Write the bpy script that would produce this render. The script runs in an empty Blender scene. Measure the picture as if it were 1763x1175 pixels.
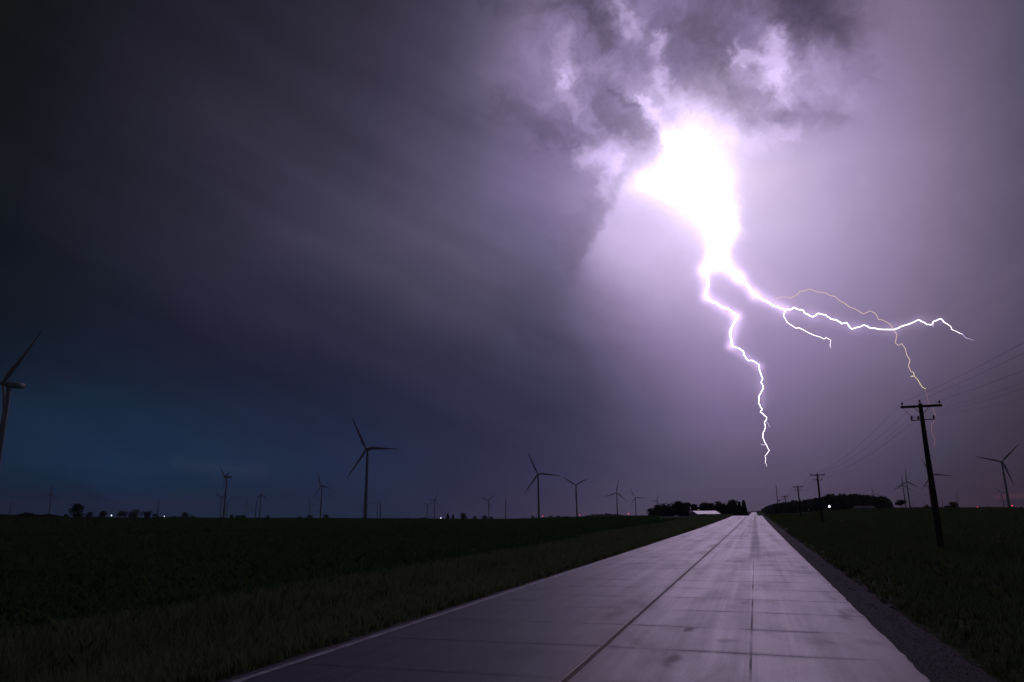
import bpy, math, random
import numpy as np
from mathutils import Matrix, Vector

# ------------------------------------------------------------------ camera frame (also used to turn photo bearings into places)
F_PX, W, H, CZ = 1230.0, 1763, 1175, 1.75
PITCH, YAW, ROLL = math.radians(13.62), math.radians(18.18), math.radians(0.60)
ZV = np.array([0, 0, 1.0])
_fh = np.array([-math.sin(YAW), math.cos(YAW), 0]); _rh = np.array([math.cos(YAW), math.sin(YAW), 0])
FWD = _fh*math.cos(PITCH) + ZV*math.sin(PITCH); _u0 = ZV*math.cos(PITCH) - _fh*math.sin(PITCH)
RGT = _rh*math.cos(ROLL) - _u0*math.sin(ROLL); UPV = _u0*math.cos(ROLL) + _rh*math.sin(ROLL)
scene = bpy.context.scene
cam_d = bpy.data.cameras.new('camera'); cam = bpy.data.objects.new('camera', cam_d); scene.collection.objects.link(cam)
cam_d.lens = F_PX*36/W; cam_d.sensor_width = 36; cam_d.clip_start = 0.1; cam_d.clip_end = 40000
cam.matrix_world = Matrix([[RGT[0], UPV[0], -FWD[0], 0], [RGT[1], UPV[1], -FWD[1], 0], [RGT[2], UPV[2], -FWD[2], CZ], [0, 0, 0, 1]])
scene.camera = cam
scene.view_settings.view_transform = 'Standard'; scene.view_settings.look = 'None'
scene.view_settings.exposure = 0; scene.view_settings.gamma = 1

def ray(x, y):
    d = FWD*F_PX + RGT*(x-W/2) - UPV*(y-H/2); return d/np.linalg.norm(d)
def te(x, y):
    d = ray(x, y); return d[2]/math.hypot(d[0], d[1])
def hd(x, y):
    d = ray(x, y); h = math.hypot(d[0], d[1]); return d[0]/h, d[1]/h
def azel(x, y):
    d = ray(x, y); return math.degrees(math.atan2(d[0], d[1])), math.degrees(math.asin(d[2]))
def proj(p):
    v = np.array(p, float)-[0, 0, CZ]; z = v@FWD; return W/2+F_PX*(v@RGT)/z, H/2-F_PX*(v@UPV)/z
def at(x, y, D):
    d = ray(x, y); t = D/math.hypot(d[0], d[1]); return np.array([d[0]*t, d[1]*t, CZ+d[2]*t])

# ------------------------------------------------------------------ node helpers
class NT:
    def __init__(s, tree): s.t = tree; s.n = tree.nodes; s.l = tree.links
    def new(s, typ, **kw):
        n = s.n.new(typ)
        for k, v in kw.items(): setattr(n, k, v)
        return n
    def put(s, sock, v):
        if hasattr(v, 'is_output'): s.l.new(v, sock)
        elif isinstance(v, (tuple, list)):
            sock.default_value = tuple(v) if len(v) != 3 or sock.type != 'RGBA' else tuple(v)+(1,)
        else: sock.default_value = v
    def m(s, op, a, b=None, c=None, clamp=False):
        n = s.new('ShaderNodeMath', operation=op); s.put(n.inputs[0], a)
        if b is not None: s.put(n.inputs[1], b)
        if c is not None: s.put(n.inputs[2], c)
        if clamp: return s.m('MINIMUM', s.m('MAXIMUM', n.outputs[0], 0.0), 1.0)
        return n.outputs[0]
    def v(s, op, a, b=None, sc=None):
        n = s.new('ShaderNodeVectorMath', operation=op); s.put(n.inputs[0], a)
        if b is not None: s.put(n.inputs[1], b)
        if sc is not None: s.put(n.inputs['Scale'], sc)
        return n.outputs['Value'] if op in ('LENGTH', 'DISTANCE', 'DOT_PRODUCT') else n.outputs[0]
    def mix(s, f, a, b, mode='MIX'):
        n = s.new('ShaderNodeMix', data_type='RGBA', blend_type=mode); s.put(n.inputs[0], f); s.put(n.inputs[6], a); s.put(n.inputs[7], b)
        return n.outputs[2]
    def xyz(s, x, y, z=0.0):
        n = s.new('ShaderNodeCombineXYZ'); s.put(n.inputs[0], x); s.put(n.inputs[1], y); s.put(n.inputs[2], z); return n.outputs[0]
    def sep(s, v):
        n = s.new('ShaderNodeSeparateXYZ'); s.put(n.inputs[0], v); return n.outputs
    def noise(s, vec, scale, detail=4, rough=.5, dist=0.0, color=False):
        n = s.new('ShaderNodeTexNoise'); s.put(n.inputs['Vector'], vec); n.inputs['Scale'].default_value = scale
        n.inputs['Detail'].default_value = detail; n.inputs['Roughness'].default_value = rough; n.inputs['Distortion'].default_value = dist
        return s.c2v(n.outputs[1]) if color else n.outputs[0]
    def c2v(s, c):
        n = s.new('ShaderNodeSeparateColor'); s.put(n.inputs[0], c); return s.xyz(n.outputs[0], n.outputs[1], n.outputs[2])
    def rng(s, v, a, b, c=0.0, d=1.0, smooth=True):
        if not smooth: return s.m('MULTIPLY_ADD', s.m('DIVIDE', s.m('SUBTRACT', v, a), b-a, clamp=True), d-c, c)
        n = s.new('ShaderNodeMapRange', interpolation_type='SMOOTHSTEP' if smooth else 'LINEAR')
        s.put(n.inputs[0], v); n.inputs[1].default_value = a; n.inputs[2].default_value = b; n.inputs[3].default_value = c; n.inputs[4].default_value = d
        return n.outputs[0]
def lin(c): return tuple((v/255/12.92 if v/255 <= .04045 else ((v/255+.055)/1.055)**2.4) for v in c)

# ------------------------------------------------------------------ the storm sky: world light as a function of bearing and elevation
SKY_X = [-200, 0, 200, 400, 600, 800, 900, 1000, 1050, 1100, 1200, 1300, 1400, 1450, 1500, 1600, 1763, 2000]
SKY = {
 -120: [(14,16,18),(16,18,20),(27,27,35),(34,33,45),(46,43,57),(66,60,80),(82,75,98),(90,84,106),(98,90,118),(104,92,124),(98,86,116),(94,82,110),(84,74,98),(84,74,98),(104,92,120),(102,90,118),(80,74,92),(60,56,70)],
 0:   [(12,14,16),(15,19,20),(28,28,37),(37,35,49),(50,46,63),(74,67,88),(108,96,128),(108,96,126),(116,104,138),(126,112,148),(122,108,142),(114,100,134),(94,84,108),(86,77,101),(136,118,152),(124,109,138),(82,76,96),(60,56,70)],
 100: [(14,16,19),(17,20,23),(31,30,41),(43,41,56),(53,50,68),(80,73,96),(132,118,154),(142,126,164),(130,116,152),(128,114,152),(118,104,138),(124,110,146),(120,106,142),(122,107,142),(136,119,154),(124,109,140),(84,77,97),(60,56,70)],
 200: [(15,18,22),(18,22,25),(34,33,46),(52,49,66),(60,56,75),(82,76,101),(106,96,128),(118,105,142),(130,116,154),(155,138,180),(205,188,226),(178,160,200),(164,145,186),(163,143,184),(160,141,180),(130,115,145),(87,80,101),(62,58,72)],
 300: [(16,19,24),(20,24,29),(33,33,46),(49,47,65),(64,61,81),(96,87,118),(122,108,146),(140,125,165),(172,154,200),(200,182,222),(226,208,238),(214,195,228),(192,172,210),(181,161,199),(168,149,187),(138,121,154),(91,83,105),(62,58,72)],
 400: [(15,18,24),(18,23,30),(31,32,46),(46,45,62),(72,68,88),(92,85,112),(106,97,130),(128,115,154),(192,172,212),(204,184,224),(210,192,230),(204,185,222),(184,164,202),(172,152,190),(160,141,178),(132,116,148),(85,78,99),(58,54,68)],
 500: [(15,18,25),(18,23,32),(28,32,46),(39,39,56),(52,50,70),(80,76,98),(84,79,104),(108,98,132),(146,130,166),(170,150,190),(184,164,204),(180,160,200),(164,145,184),(155,136,175),(146,129,165),(124,109,140),(85,77,98),(56,52,64)],
 600: [(15,20,30),(18,25,37),(26,31,47),(33,34,54),(40,40,61),(55,53,76),(63,60,85),(78,72,101),(98,88,120),(128,113,150),(152,133,173),(152,133,173),(138,121,158),(130,114,149),(122,107,140),(108,95,122),(76,68,87),(48,44,56)],
 650: [(18,27,44),(22,34,51),(26,36,55),(32,36,57),(37,38,59),(48,47,71),(57,55,80),(67,63,90),(77,71,100),(108,96,128),(140,123,161),(140,123,161),(126,111,146),(118,104,138),(110,97,128),(96,84,110),(69,61,78),(44,40,52)],
 700: [(22,36,58),(26,42,66),(28,42,65),(32,40,64),(35,37,60),(44,44,69),(50,49,76),(60,57,84),(66,62,90),(90,82,111),(120,105,142),(124,109,146),(114,101,132),(107,95,124),(100,88,115),(84,75,97),(63,56,71),(42,38,50)],
 800: [(22,36,56),(26,42,64),(30,46,71),(36,48,73),(38,43,68),(44,45,70),(49,49,76),(60,57,84),(66,62,89),(74,69,97),(90,81,109),(94,83,111),(88,78,104),(83,74,99),(78,70,93),(69,62,81),(58,50,66),(42,38,48)],
 880: [(20,32,50),(24,38,57),(26,40,60),(32,42,62),(40,44,66),(48,48,70),(57,54,76),(66,60,82),(71,65,85),(76,69,90),(80,72,94),(80,72,93),(75,67,87),(71,63,82),(66,59,78),(61,54,71),(56,46,60),(42,36,46)],
}
for _y in (-120, 0, 100, 200):
    SKY[_y] = [tuple(v*(1.06 if 5 < k_ < 14 else 1) for v in c_) for k_, c_ in enumerate(SKY[_y])]
for _y in (650, 700, 800, 880):
    SKY[_y] = [(c_[0], c_[1]*.95, c_[2]*.94) if k_ < 4 else c_ for k_, c_ in enumerate(SKY[_y])]
for _y in (-120, 0, 100, 200, 300):
    SKY[_y] = [tuple(v*(.93 if k_ in (3, 4) else .97 if k_ == 5 else 1) for v in c_) for k_, c_ in enumerate(SKY[_y])]
for _y, _k in ((650, .5), (700, 1), (800, 1), (880, 1)):
    SKY[_y] = [(c_[0]-2.5*_k, c_[1]+1.5*_k, c_[2]+3*_k) if k_ in (2, 3, 4) else c_ for k_, c_ in enumerate(SKY[_y])]
def sky_at(px, py):
    ys = sorted(SKY); r = [np.array([np.interp(px, SKY_X, [c[k] for c in SKY[y]]) for k in range(3)]) for y in ys]
    return np.array([np.interp(py, ys, [q[k] for q in r]) for k in range(3)])
HAZE = 0.00006; HAZE_IN = (.036, .038, .066)      # density per metre; what a deep layer of it glows with
world = bpy.data.worlds.new('World'); scene.world = world; world.use_nodes = True
w = NT(world.node_tree); w.n.clear()
geo = w.new('ShaderNodeTexCoord').outputs['Generated']
dx, dy, dz = w.sep(w.v('NORMALIZE', geo))[:3]
az = w.m('MULTIPLY', w.m('ARCTAN2', dx, dy), 57.29578); el = w.m('MULTIPLY', w.m('ARCSINE', dz), 57.29578)
A0 = w.xyz(az, el)
def px2ae(x, y): return azel(x, y)
E3 = ray(1205, 320); E1 = np.cross(E3, ZV); E1 /= np.linalg.norm(E1); E2 = np.cross(E1, E3)
dv = w.xyz(dx, dy, dz); q3 = w.m('MAXIMUM', w.v('DOT_PRODUCT', dv, tuple(E3)), .08)
G0 = w.xyz(w.m('MULTIPLY', w.m('DIVIDE', w.v('DOT_PRODUCT', dv, tuple(E1)), q3), 57.3), w.m('MULTIPLY', w.m('DIVIDE', w.v('DOT_PRODUCT', dv, tuple(E2)), q3), 57.3))
def px2g(x, y):
    d = ray(x, y); k = d@E3; return (d@E1/k*57.3, d@E2/k*57.3)
# cloud structure bends the broad tones: strong and billowing in the lit cloud, soft and streaky to the left
n1 = w.v('SUBTRACT', w.noise(G0, .15, 6, .55, .6, True), (.5, .5, .5))
ca, ce = px2ae(1180, 90)
cloudmask = w.m('MULTIPLY', w.rng(w.v('LENGTH', w.v('MULTIPLY', w.v('SUBTRACT', A0, (ca, ce, 0)), (.075, .1, 0))), .7, 1.35, 1, 0), w.rng(el, px2ae(1180, 330)[1], px2ae(1180, 215)[1]))
warp = w.v('SCALE', n1, sc=w.m('ADD', 2.2, w.m('MULTIPLY', cloudmask, 6.0)))
A1 = w.v('ADD', A0, w.v('MULTIPLY', warp, (1, 1, 0)))
ax, ae, _ = w.sep(A1)[:3]
AZ0, AZ1 = -75.0, 65.0
f = w.m('DIVIDE', w.m('SUBTRACT', ax, AZ0), AZ1-AZ0, clamp=True)
els = [0.3, 1.3, 2.4, 3.6, 5.2, 7.5, 10, 13, 17, 21, 25, 29, 34, 40, 46]
def inv(a, e):
    a, e = math.radians(a), math.radians(e); d = np.array([math.sin(a)*math.cos(e), math.cos(a)*math.cos(e), math.sin(e)])
    z = d@FWD; return (W/2+F_PX*(d@RGT)/z, H/2-F_PX*(d@UPV)/z) if z > .2 else None
col = None
for i, e in enumerate(els):
    r = w.new('ShaderNodeValToRGB'); w.put(r.inputs[0], f); cr = r.color_ramp; cr.interpolation = 'B_SPLINE'
    N = 30
    for k in range(N):
        a = -58+k*(108/(N-1)); p = inv(a, e)
        c = np.array(lin(sky_at(min(max(p[0], -200), 2000), min(max(p[1], -120), 880))))
        Tr = math.exp(-HAZE*min(6300, 148/math.tan(math.radians(max(e, .3))))); c = np.maximum((c-np.array(HAZE_IN)*(1-Tr))/Tr, c*.5)
        pos = (a-AZ0)/(AZ1-AZ0)
        s = cr.elements[k] if k < 2 else cr.elements.new(pos)
        s.position = pos; s.color = (*c, 1)
    if col is None: col = r.outputs[0]
    else: col = w.mix(w.rng(ae, els[i-1], e, 0, 1, False), col, r.outputs[0])
# overhead and behind: unseen grey cloud, brightened to add fill light on the ground
col = w.mix(w.rng(el, 50, 80), col, (*lin((84, 76, 98)), 1))
back = w.m('MAXIMUM', w.rng(ax, 45, 75), w.rng(ax, -55, -80))
col = w.mix(back, col, (*lin((54, 50, 64)), 1))
col = w.c2v(col)
def cap(p, q, r0, r1, vec=None):
    """smooth falloff round a segment given by two photo bearings; radii in degrees"""
    a = np.array(px2g(*p)); b = np.array(px2g(*q)); ab = b-a; L2 = float(ab@ab) or 1e-6
    P = w.v('SUBTRACT', vec if vec is not None else G0, (a[0], a[1], 0))
    t = w.m('DIVIDE', w.v('DOT_PRODUCT', P, (ab[0], ab[1], 0)), L2, clamp=True)
    d = w.v('LENGTH', w.v('SUBTRACT', P, w.v('SCALE', (ab[0], ab[1], 0), sc=t)))
    r = w.m('MULTIPLY_ADD', t, (r1-r0), r0)
    q2 = w.m('DIVIDE', d, r)
    return w.m('EXPONENT', w.m('MULTIPLY', w.m('MULTIPLY', q2, q2), -1.0))
PXD = 57.3/F_PX*.92
fine = w.v('SUBTRACT', w.noise(G0, .42, 7, .6, .5, True), (.5, .5, .5))
A2 = w.v('ADD', G0, w.v('MULTIPLY', fine, (4.6, 4.0, 0)))
fsmall = w.v('SUBTRACT', w.noise(G0, 1.15, 7, .62, .4, True), (.5, .5, .5))
A3 = w.v('ADD', w.v('ADD', G0, w.v('MULTIPLY', fine, (2.4, 2.2, 0))), w.v('MULTIPLY', fsmall, (2.0, 2.0, 0)))
# dark and light cloud texture: soft masses plus rounded billows with darker creases
tex = w.noise(A2, .30, 8, .58, .5)
bil = w.m('ABSOLUTE', w.m('SUBTRACT', w.m('MULTIPLY', w.noise(A3, .42, 6, .55, .2), 2.0), 1.0))
tmix = w.m('ADD', w.m('SUBTRACT', tex, .5), w.m('MULTIPLY', w.m('SUBTRACT', bil, .16), .45))
gain = w.m('ADD', w.m('MULTIPLY', tmix, w.m('MULTIPLY_ADD', cloudmask, 1.12, .10)), 1.0)
st = w.noise(w.v('MULTIPLY', w.xyz(w.m('ADD', az, w.m('MULTIPLY', el, 1.6)), w.m('SUBTRACT', el, w.m('MULTIPLY', az, -.35))), (.10, .36, 1)), .6, 4, .5)
gain = w.m('MULTIPLY', gain, w.m('MULTIPLY_ADD', w.m('SUBTRACT', st, .5), w.rng(ax, -22, 0, .72, .08), 1.0))
col = w.v('SCALE', col, sc=gain)
def add(mask, rgb, k=1.0):
    global col
    col = w.v('ADD', col, w.v('SCALE', rgb, sc=w.m('MULTIPLY', mask, k)))
def mul(mask, k):
    global col
    col = w.v('SCALE', col, sc=w.m('SUBTRACT', 1.0, w.m('MULTIPLY', mask, k)))
LAV = (.80, .63, 1.0); WH = (.92, .72, 1.0)
# dark cloud lumps
for p, q, r0, r1, k in [((1012, 8), (1044, 70), 30, 22, .46), ((1190, 50), (1262, 140), 42, 40, .30), ((1375, 18), (1452, 62), 52, 34, .42), ((872, 185), (1000, 246), 30, 26, .34), ((1070, 205), (1112, 240), 30, 26, .34), ((1030, 160), (1050, 215), 24, 26, .22),
                        ((1035, 330), (985, 440), 26, 40, .20), ((1345, 208), (1440, 205), 20, 20, .24), ((1270, 170), (1330, 200), 30, 24, .14), ((1048, 152), (1104, 182), 8, 7, .30), ((860, 10), (960, 8), 26, 16, .26), ((1460, 100), (1500, 130), 16, 12, .10)]:
    mul(cap(p, q, r0*PXD, r1*PXD, A2), k)
# lit gaps in the cloud
for p, q, r0, r1, k in [((1326, 64), (1338, 122), 20, 27, .42), ((1270, 94), (1302, 102), 15, 15, .38), ((1336, 135), (1356, 172), 16, 12, .24), ((1064, 6), (1088, 48), 14, 19, .26), ((1132, 72), (1133, 82), 14, 16, .28), ((1134, 122), (1138, 146), 14, 17, .36),
                        ((920, 60), (950, 150), 44, 40, .06), ((966, 66), (976, 130), 18, 16, .16), ((976, 136), (988, 196), 14, 13, .15), ((969, 116), (973, 134), 8, 8, .14), ((1108, 168), (1142, 226), 12, 20, .50), ((1008, 264), (1058, 272), 20, 22, .38), ((1050, 292), (1040, 330), 17, 14, .26),
                        ((1312, 240), (1372, 234), 16, 13, .18), ((1250, 198), (1262, 198), 11, 11, .14), ((1390, 84), (1396, 88), 8, 8, .10), ((1160, 185), (1220, 215), 26, 34, .20), ((1400, 120), (1450, 165), 36, 30, .07), ((1012, 120), (1060, 128), 16, 14, .07)]:
    add(cap(p, q, r0*PXD, r1*PXD, A3), LAV, k)
# rain fan lit by the flash, with its sharp left edge
n = w.m('MULTIPLY', w.m('SUBTRACT', w.noise(G0, .8, 6, .65, .3), .5), 4.0)
e0 = np.array(px2ae(1078, 298)); e1 = np.array(px2ae(1000, 455)); tdir = (e1-e0)/np.linalg.norm(e1-e0); nrm = np.array([-tdir[1], tdir[0]])
if (np.array(px2ae(1100, 400))-e0)@nrm < 0: nrm = -nrm
P = w.v('SUBTRACT', A0, (e0[0], e0[1], 0)); side = w.m('ADD', w.v('DOT_PRODUCT', P, (nrm[0], nrm[1], 0)), w.m('MULTIPLY', n, .45)); along = w.v('DOT_PRODUCT', P, (tdir[0], tdir[1], 0))
fan = w.m('MULTIPLY', w.m('MULTIPLY', w.rng(side, -.25, .55), w.m('EXPONENT', w.m('MULTIPLY', w.m('MAXIMUM', side, 0.0), -.22))), w.m('MULTIPLY', w.rng(along, -1.0, 1.0), w.rng(along, 5.2, 9.6, 1, 0)))
add(fan, LAV, .24)
# the white-hot flash inside the cloud base
A4 = w.v('ADD', w.v('ADD', G0, w.v('MULTIPLY', fine, (1.4, 1.4, 0))), w.v('MULTIPLY', fsmall, (.5, .5, 0)))
for p, q, r0, r1, k in [((1176, 262), (1212, 320), 27, 31, 1.6), ((1214, 320), (1240, 392), 29, 20, 1.6), ((1240, 392), (1234, 448), 18, 13, 2.4), ((1116, 308), (1185, 318), 16, 27, 1.1),
                        ((1110, 316), (1200, 332), 36, 46, .42), ((1190, 280), (1232, 380), 50, 36, .42), ((1200, 300), (1232, 430), 84, 44, .20), ((1200, 300), (1230, 380), 180, 150, .07), ((1195, 225), (1245, 250), 30, 44, .22),
                        ((1150, 240), (1168, 256), 13, 22, .9)]:
    add(cap(p, q, r0*PXD, r1*PXD, A4), WH if k > 1 else (.86, .72, 1.0), k)
# halo round the stroke channels, painted into the sky colour
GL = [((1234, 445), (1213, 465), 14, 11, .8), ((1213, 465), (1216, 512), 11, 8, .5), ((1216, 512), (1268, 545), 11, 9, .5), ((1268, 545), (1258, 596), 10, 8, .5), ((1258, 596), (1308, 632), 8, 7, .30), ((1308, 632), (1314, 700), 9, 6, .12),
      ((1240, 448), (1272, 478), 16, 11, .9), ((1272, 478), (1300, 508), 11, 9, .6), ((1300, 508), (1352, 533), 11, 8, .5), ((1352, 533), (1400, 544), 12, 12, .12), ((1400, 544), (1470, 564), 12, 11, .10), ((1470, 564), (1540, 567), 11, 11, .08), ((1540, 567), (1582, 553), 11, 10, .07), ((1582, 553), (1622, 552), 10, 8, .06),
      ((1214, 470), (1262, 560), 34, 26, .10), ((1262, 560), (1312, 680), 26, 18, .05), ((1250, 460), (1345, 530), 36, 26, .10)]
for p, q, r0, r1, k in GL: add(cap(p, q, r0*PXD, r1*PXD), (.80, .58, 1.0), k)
# sunset remnant low on the right, faint blue-grey break low on the left
add(w.m('MULTIPLY', cap((1715, 856), (1850, 848), 4*PXD, 8*PXD, w.v('ADD', G0, w.v('MULTIPLY', fine, (1.2, .25, 0)))), 1.0), (1.0, .22, .28), .035)
mul(cap((1720, 864), (1850, 862), 4*PXD, 7*PXD, w.v('ADD', G0, w.v('MULTIPLY', fine, (1.2, .2, 0)))), .25)
add(cap((300, 797), (450, 814), 16*PXD, 15*PXD, w.v('ADD', G0, w.v('MULTIPLY', fine, (1.5, .6, 0)))), (.8, .7, 1), .006)
col = w.mix(w.rng(dz, 0, -.02), col, (.004, .005, .004, 1))
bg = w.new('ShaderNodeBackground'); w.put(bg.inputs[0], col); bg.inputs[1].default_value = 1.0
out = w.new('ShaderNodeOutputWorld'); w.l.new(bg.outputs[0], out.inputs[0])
world.cycles.sampling_method = 'MANUAL'; world.cycles.sample_map_resolution = 2048

# the flash as the one key light, from the bright cloud base
sd = bpy.data.lights.new('flash', 'SUN'); sd.energy = 0.16; sd.angle = math.radians(14); sd.color = (.88, .66, 1.0)
so = bpy.data.objects.new('flash', sd); scene.collection.objects.link(so)
so.rotation_euler = Vector(-ray(1205, 320)).to_track_quat('-Z', 'Y').to_euler()

# ------------------------------------------------------------------ mesh helpers
col_ = scene.collection
def mesh(name, verts, faces, mat=None, smooth=False):
    me = bpy.data.meshes.new(name); verts = np.asarray(verts, float)
    me.from_pydata(verts.tolist(), [], [list(map(int, q)) for q in faces]); me.update()
    if mat: me.materials.append(mat)
    if smooth: me.polygons.foreach_set('use_smooth', [True]*len(me.polygons))
    return me
def fast_mesh(name, verts, k, mat):
    """verts: (n*k,3) array; faces are consecutive runs of k"""
    verts = np.asarray(verts, np.float32).reshape(-1, 3); n = len(verts)//k
    me = bpy.data.meshes.new(name); me.vertices.add(len(verts)); me.vertices.foreach_set('co', verts.ravel())
    me.loops.add(n*k); me.loops.foreach_set('vertex_index', np.arange(n*k, dtype=np.int32))
    me.polygons.add(n); me.polygons.foreach_set('loop_start', np.arange(0, n*k, k, dtype=np.int32)); me.update()
    me.materials.append(mat); return me
def obj(name, me, parent=None, loc=None, rot=None):
    o = bpy.data.objects.new(name, me); col_.objects.link(o)
    if parent: o.parent = parent
    if loc is not None: o.location = loc
    if rot is not None: o.rotation_euler = rot
    return o
def tag(o, label=None, cat=None, group=None, kind=None):
    if label: o['label'] = label
    if cat: o['category'] = cat
    if group: o['group'] = group
    if kind: o['kind'] = kind
    return o
def empty(name, loc, rz=0):
    o = bpy.data.objects.new(name, None); col_.objects.link(o); o.location = loc; o.rotation_euler = (0, 0, rz); o.empty_display_size = .3; return o
class MB:
    def __init__(s): s.v = []; s.f = []
    def add(s, v, f):
        b = len(s.v); s.v += [tuple(map(float, p)) for p in v]; s.f += [[i+b for i in q] for q in f]
    def box(s, c, d, rz=0):
        x, y, z = d[0]/2, d[1]/2, d[2]/2; cs, sn = math.cos(rz), math.sin(rz); b = min(x, y, z)*.12
        def ring(zz, ix):
            P = [(-x+ix, -y), (x-ix, -y), (x, -y+ix), (x, y-ix), (x-ix, y), (-x+ix, y), (-x, y-ix), (-x, -y+ix)]
            return [(c[0]+p*cs-q*sn, c[1]+p*sn+q*cs, c[2]+zz) for p, q in P]
        v = ring(-z, b)+ring(z, b); s.add(v, [list(range(8))[::-1], list(range(8, 16))]+[[i, (i+1) % 8, 8+(i+1) % 8, 8+i] for i in range(8)])
    def tube(s, pts, rad, n=8, caps=True):
        pts = [np.array(p, float) for p in pts]; rad = rad if hasattr(rad, '__len__') else [rad]*len(pts)
        rings = []; prev = None
        for i, p in enumerate(pts):
            t = (pts[min(i+1, len(pts)-1)]-pts[max(i-1, 0)]); t /= np.linalg.norm(t)+1e-12
            if prev is None: a = np.cross(t, [0, 0, 1] if abs(t[2]) < .9 else [1, 0, 0])
            else: a = prev-t*(prev@t)
            a /= np.linalg.norm(a)+1e-12; prev = a; b = np.cross(t, a)
            rings.append([p+rad[i]*(math.cos(2*math.pi*k/n)*a+math.sin(2*math.pi*k/n)*b) for k in range(n)])
        v = [q for r in rings for q in r]; f = []
        for i in range(len(pts)-1):
            for k in range(n): f.append([i*n+k, i*n+(k+1) % n, (i+1)*n+(k+1) % n, (i+1)*n+k])
        if caps: f += [list(range(n))[::-1], [(len(pts)-1)*n+k for k in range(n)]]
        s.add(v, f)
    def me(s, name, mat, smooth=False): return mesh(name, s.v, s.f, mat, smooth)

# ------------------------------------------------------------------ materials
def mat(name):
    m = bpy.data.materials.new(name); m.use_nodes = True; t = NT(m.node_tree); b = m.node_tree.nodes['Principled BSDF']; return m, t, b
def simple(name, c, rough=.7, var=.25, scale=3.0, metallic=0.0, bump=0.0):
    m, t, b = mat(name); co = t.new('ShaderNodeTexCoord').outputs['Object']
    nz = t.noise(co, scale, 6, .6); k = t.rng(nz, .3, .7, 1-var, 1+var)
    t.put(b.inputs['Base Color'], t.v('SCALE', c, sc=k)); b.inputs['Roughness'].default_value = rough; b.inputs['Metallic'].default_value = metallic
    if bump:
        bn = t.new('ShaderNodeBump'); bn.inputs['Strength'].default_value = bump; t.put(bn.inputs['Height'], nz); t.l.new(bn.outputs[0], b.inputs['Normal'])
    return m
def emit(name, c, k):
    m, t, b = mat(name); b.inputs['Base Color'].default_value = (0.02, .02, .02, 1); t.put(b.inputs['Emission Color'], (*c, 1)); b.inputs['Emission Strength'].default_value = k; return m
M_white = simple('turbine_paint', (.20, .20, .20), .5, .06, .4)
M_wood = simple('creosote_wood', (.045, .036, .030), .85, .4, 6, bump=.3)
M_steel = simple('galvanised_steel', (.10, .10, .11), .5, .2, 8, .6)
M_insul = simple('insulator_glass', (.05, .04, .045), .25, .1, 5)
M_wire = simple('wire_metal', (.05, .05, .055), .5, .1, 1, .5)
M_leaf = simple('tree_leaves', (.050, .062, .036), .8, .35, .35)
M_spruce = simple('spruce_needles', (.030, .042, .030), .85, .3, .5)
M_bark = simple('tree_bark', (.06, .05, .042), .9, .3, 4, bump=.3)
M_roof = simple('barn_roof_metal', (.50, .49, .50), .42, .08, .8)
M_wall = simple('barn_wall_paint', (.30, .28, .28), .8, .2, .8)
M_dark = simple('dark_opening', (.02, .02, .02), .9, .2, 1)
M_hroof = simple('shingle_roof', (.09, .08, .08), .9, .2, 2)
def leafy(m, t, b, k=.4, tint=(1.0, 1.15, .75)):
    outn = [n_ for n_ in m.node_tree.nodes if n_.type == 'OUTPUT_MATERIAL'][0]; tr = t.new('ShaderNodeBsdfTranslucent'); src = b.inputs['Base Color'].links[0].from_socket
    t.put(tr.inputs[0], t.v('MULTIPLY', src, tint)); mx = t.new('ShaderNodeMixShader'); mx.inputs[0].default_value = k
    t.l.new(b.outputs[0], mx.inputs[1]); t.l.new(tr.outputs[0], mx.inputs[2]); t.l.new(mx.outputs[0], outn.inputs[0])
for m_ in (M_leaf, M_spruce): leafy(m_, NT(m_.node_tree), m_.node_tree.nodes['Principled BSDF'], .35)
def grass_mat(name, a, b_, dry):
    m, t, b = mat(name); co = t.new('ShaderNodeTexCoord').outputs['Object']
    n1_ = t.rng(t.noise(co, .35, 4, .6), .35, .65); n2_ = t.rng(t.noise(co, 2.4, 5, .6), .45, .75)
    c = t.mix(n1_, (*a, 1), (*b_, 1)); c = t.mix(t.m('MULTIPLY', n2_, .55), c, (*dry, 1)); t.put(b.inputs['Base Color'], c); b.inputs['Roughness'].default_value = .75
    b.inputs['Specular IOR Level'].default_value = .25; leafy(m, t, b, .45); return m
M_blade = grass_mat('verge_grass_blades', (.14, .18, .10), (.17, .195, .12), (.27, .26, .19))
M_pasture = grass_mat('pasture_grass_blades', (.085, .12, .060), (.105, .13, .072), (.15, .15, .10))
M_crop = grass_mat('crop_leaves', (.055, .105, .042), (.075, .12, .055), (.07, .10, .06))

# ------------------------------------------------------------------ terrain
SX = [0, 200, 350, 600, 800, 870, 1000, 1100, 1200, 1265, 1311, 1400, 1450, 1500, 1560, 1650, 1763]
SY = [891, 893, 893.5, 894, 895.5, 895.5, 891.5, 889.5, 888.5, 888.2, 886, 880.5, 879, 877, 875.5, 876, 874.5]
S_AZ = [azel(x, y)[0] for x, y in zip(SX, SY)]; S_TE = [te(x, y) for x, y in zip(SX, SY)]
XL, XC, XJ, XR = -5.55, -2.07, -0.20, 1.57
RC = 240.0
def sky_line(px): return float(np.interp(px, SX, SY))
def road_z(y):
    y = np.asarray(y, float); T = te(1297, 888.2); zc = CZ+T*198
    ys = [0, 40, 80, 120, 160, 198, 230, 300, 450, 650, 760, 810, 880, 1000, 1090, 1190, 1300, 2000, 9000]
    zs = [zc*(v/198)**2 for v in ys[:6]]+[zc-.25, zc-2.0, -5.5, -7.0, CZ+te(1297, 888.3)*760, CZ+te(1297, 885)*810, -6, -8, CZ+te(1297, 885)*1090, CZ+te(1297, 882.2)*1190, -3, -4, -8]
    return np.interp(y, ys, zs)
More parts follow.
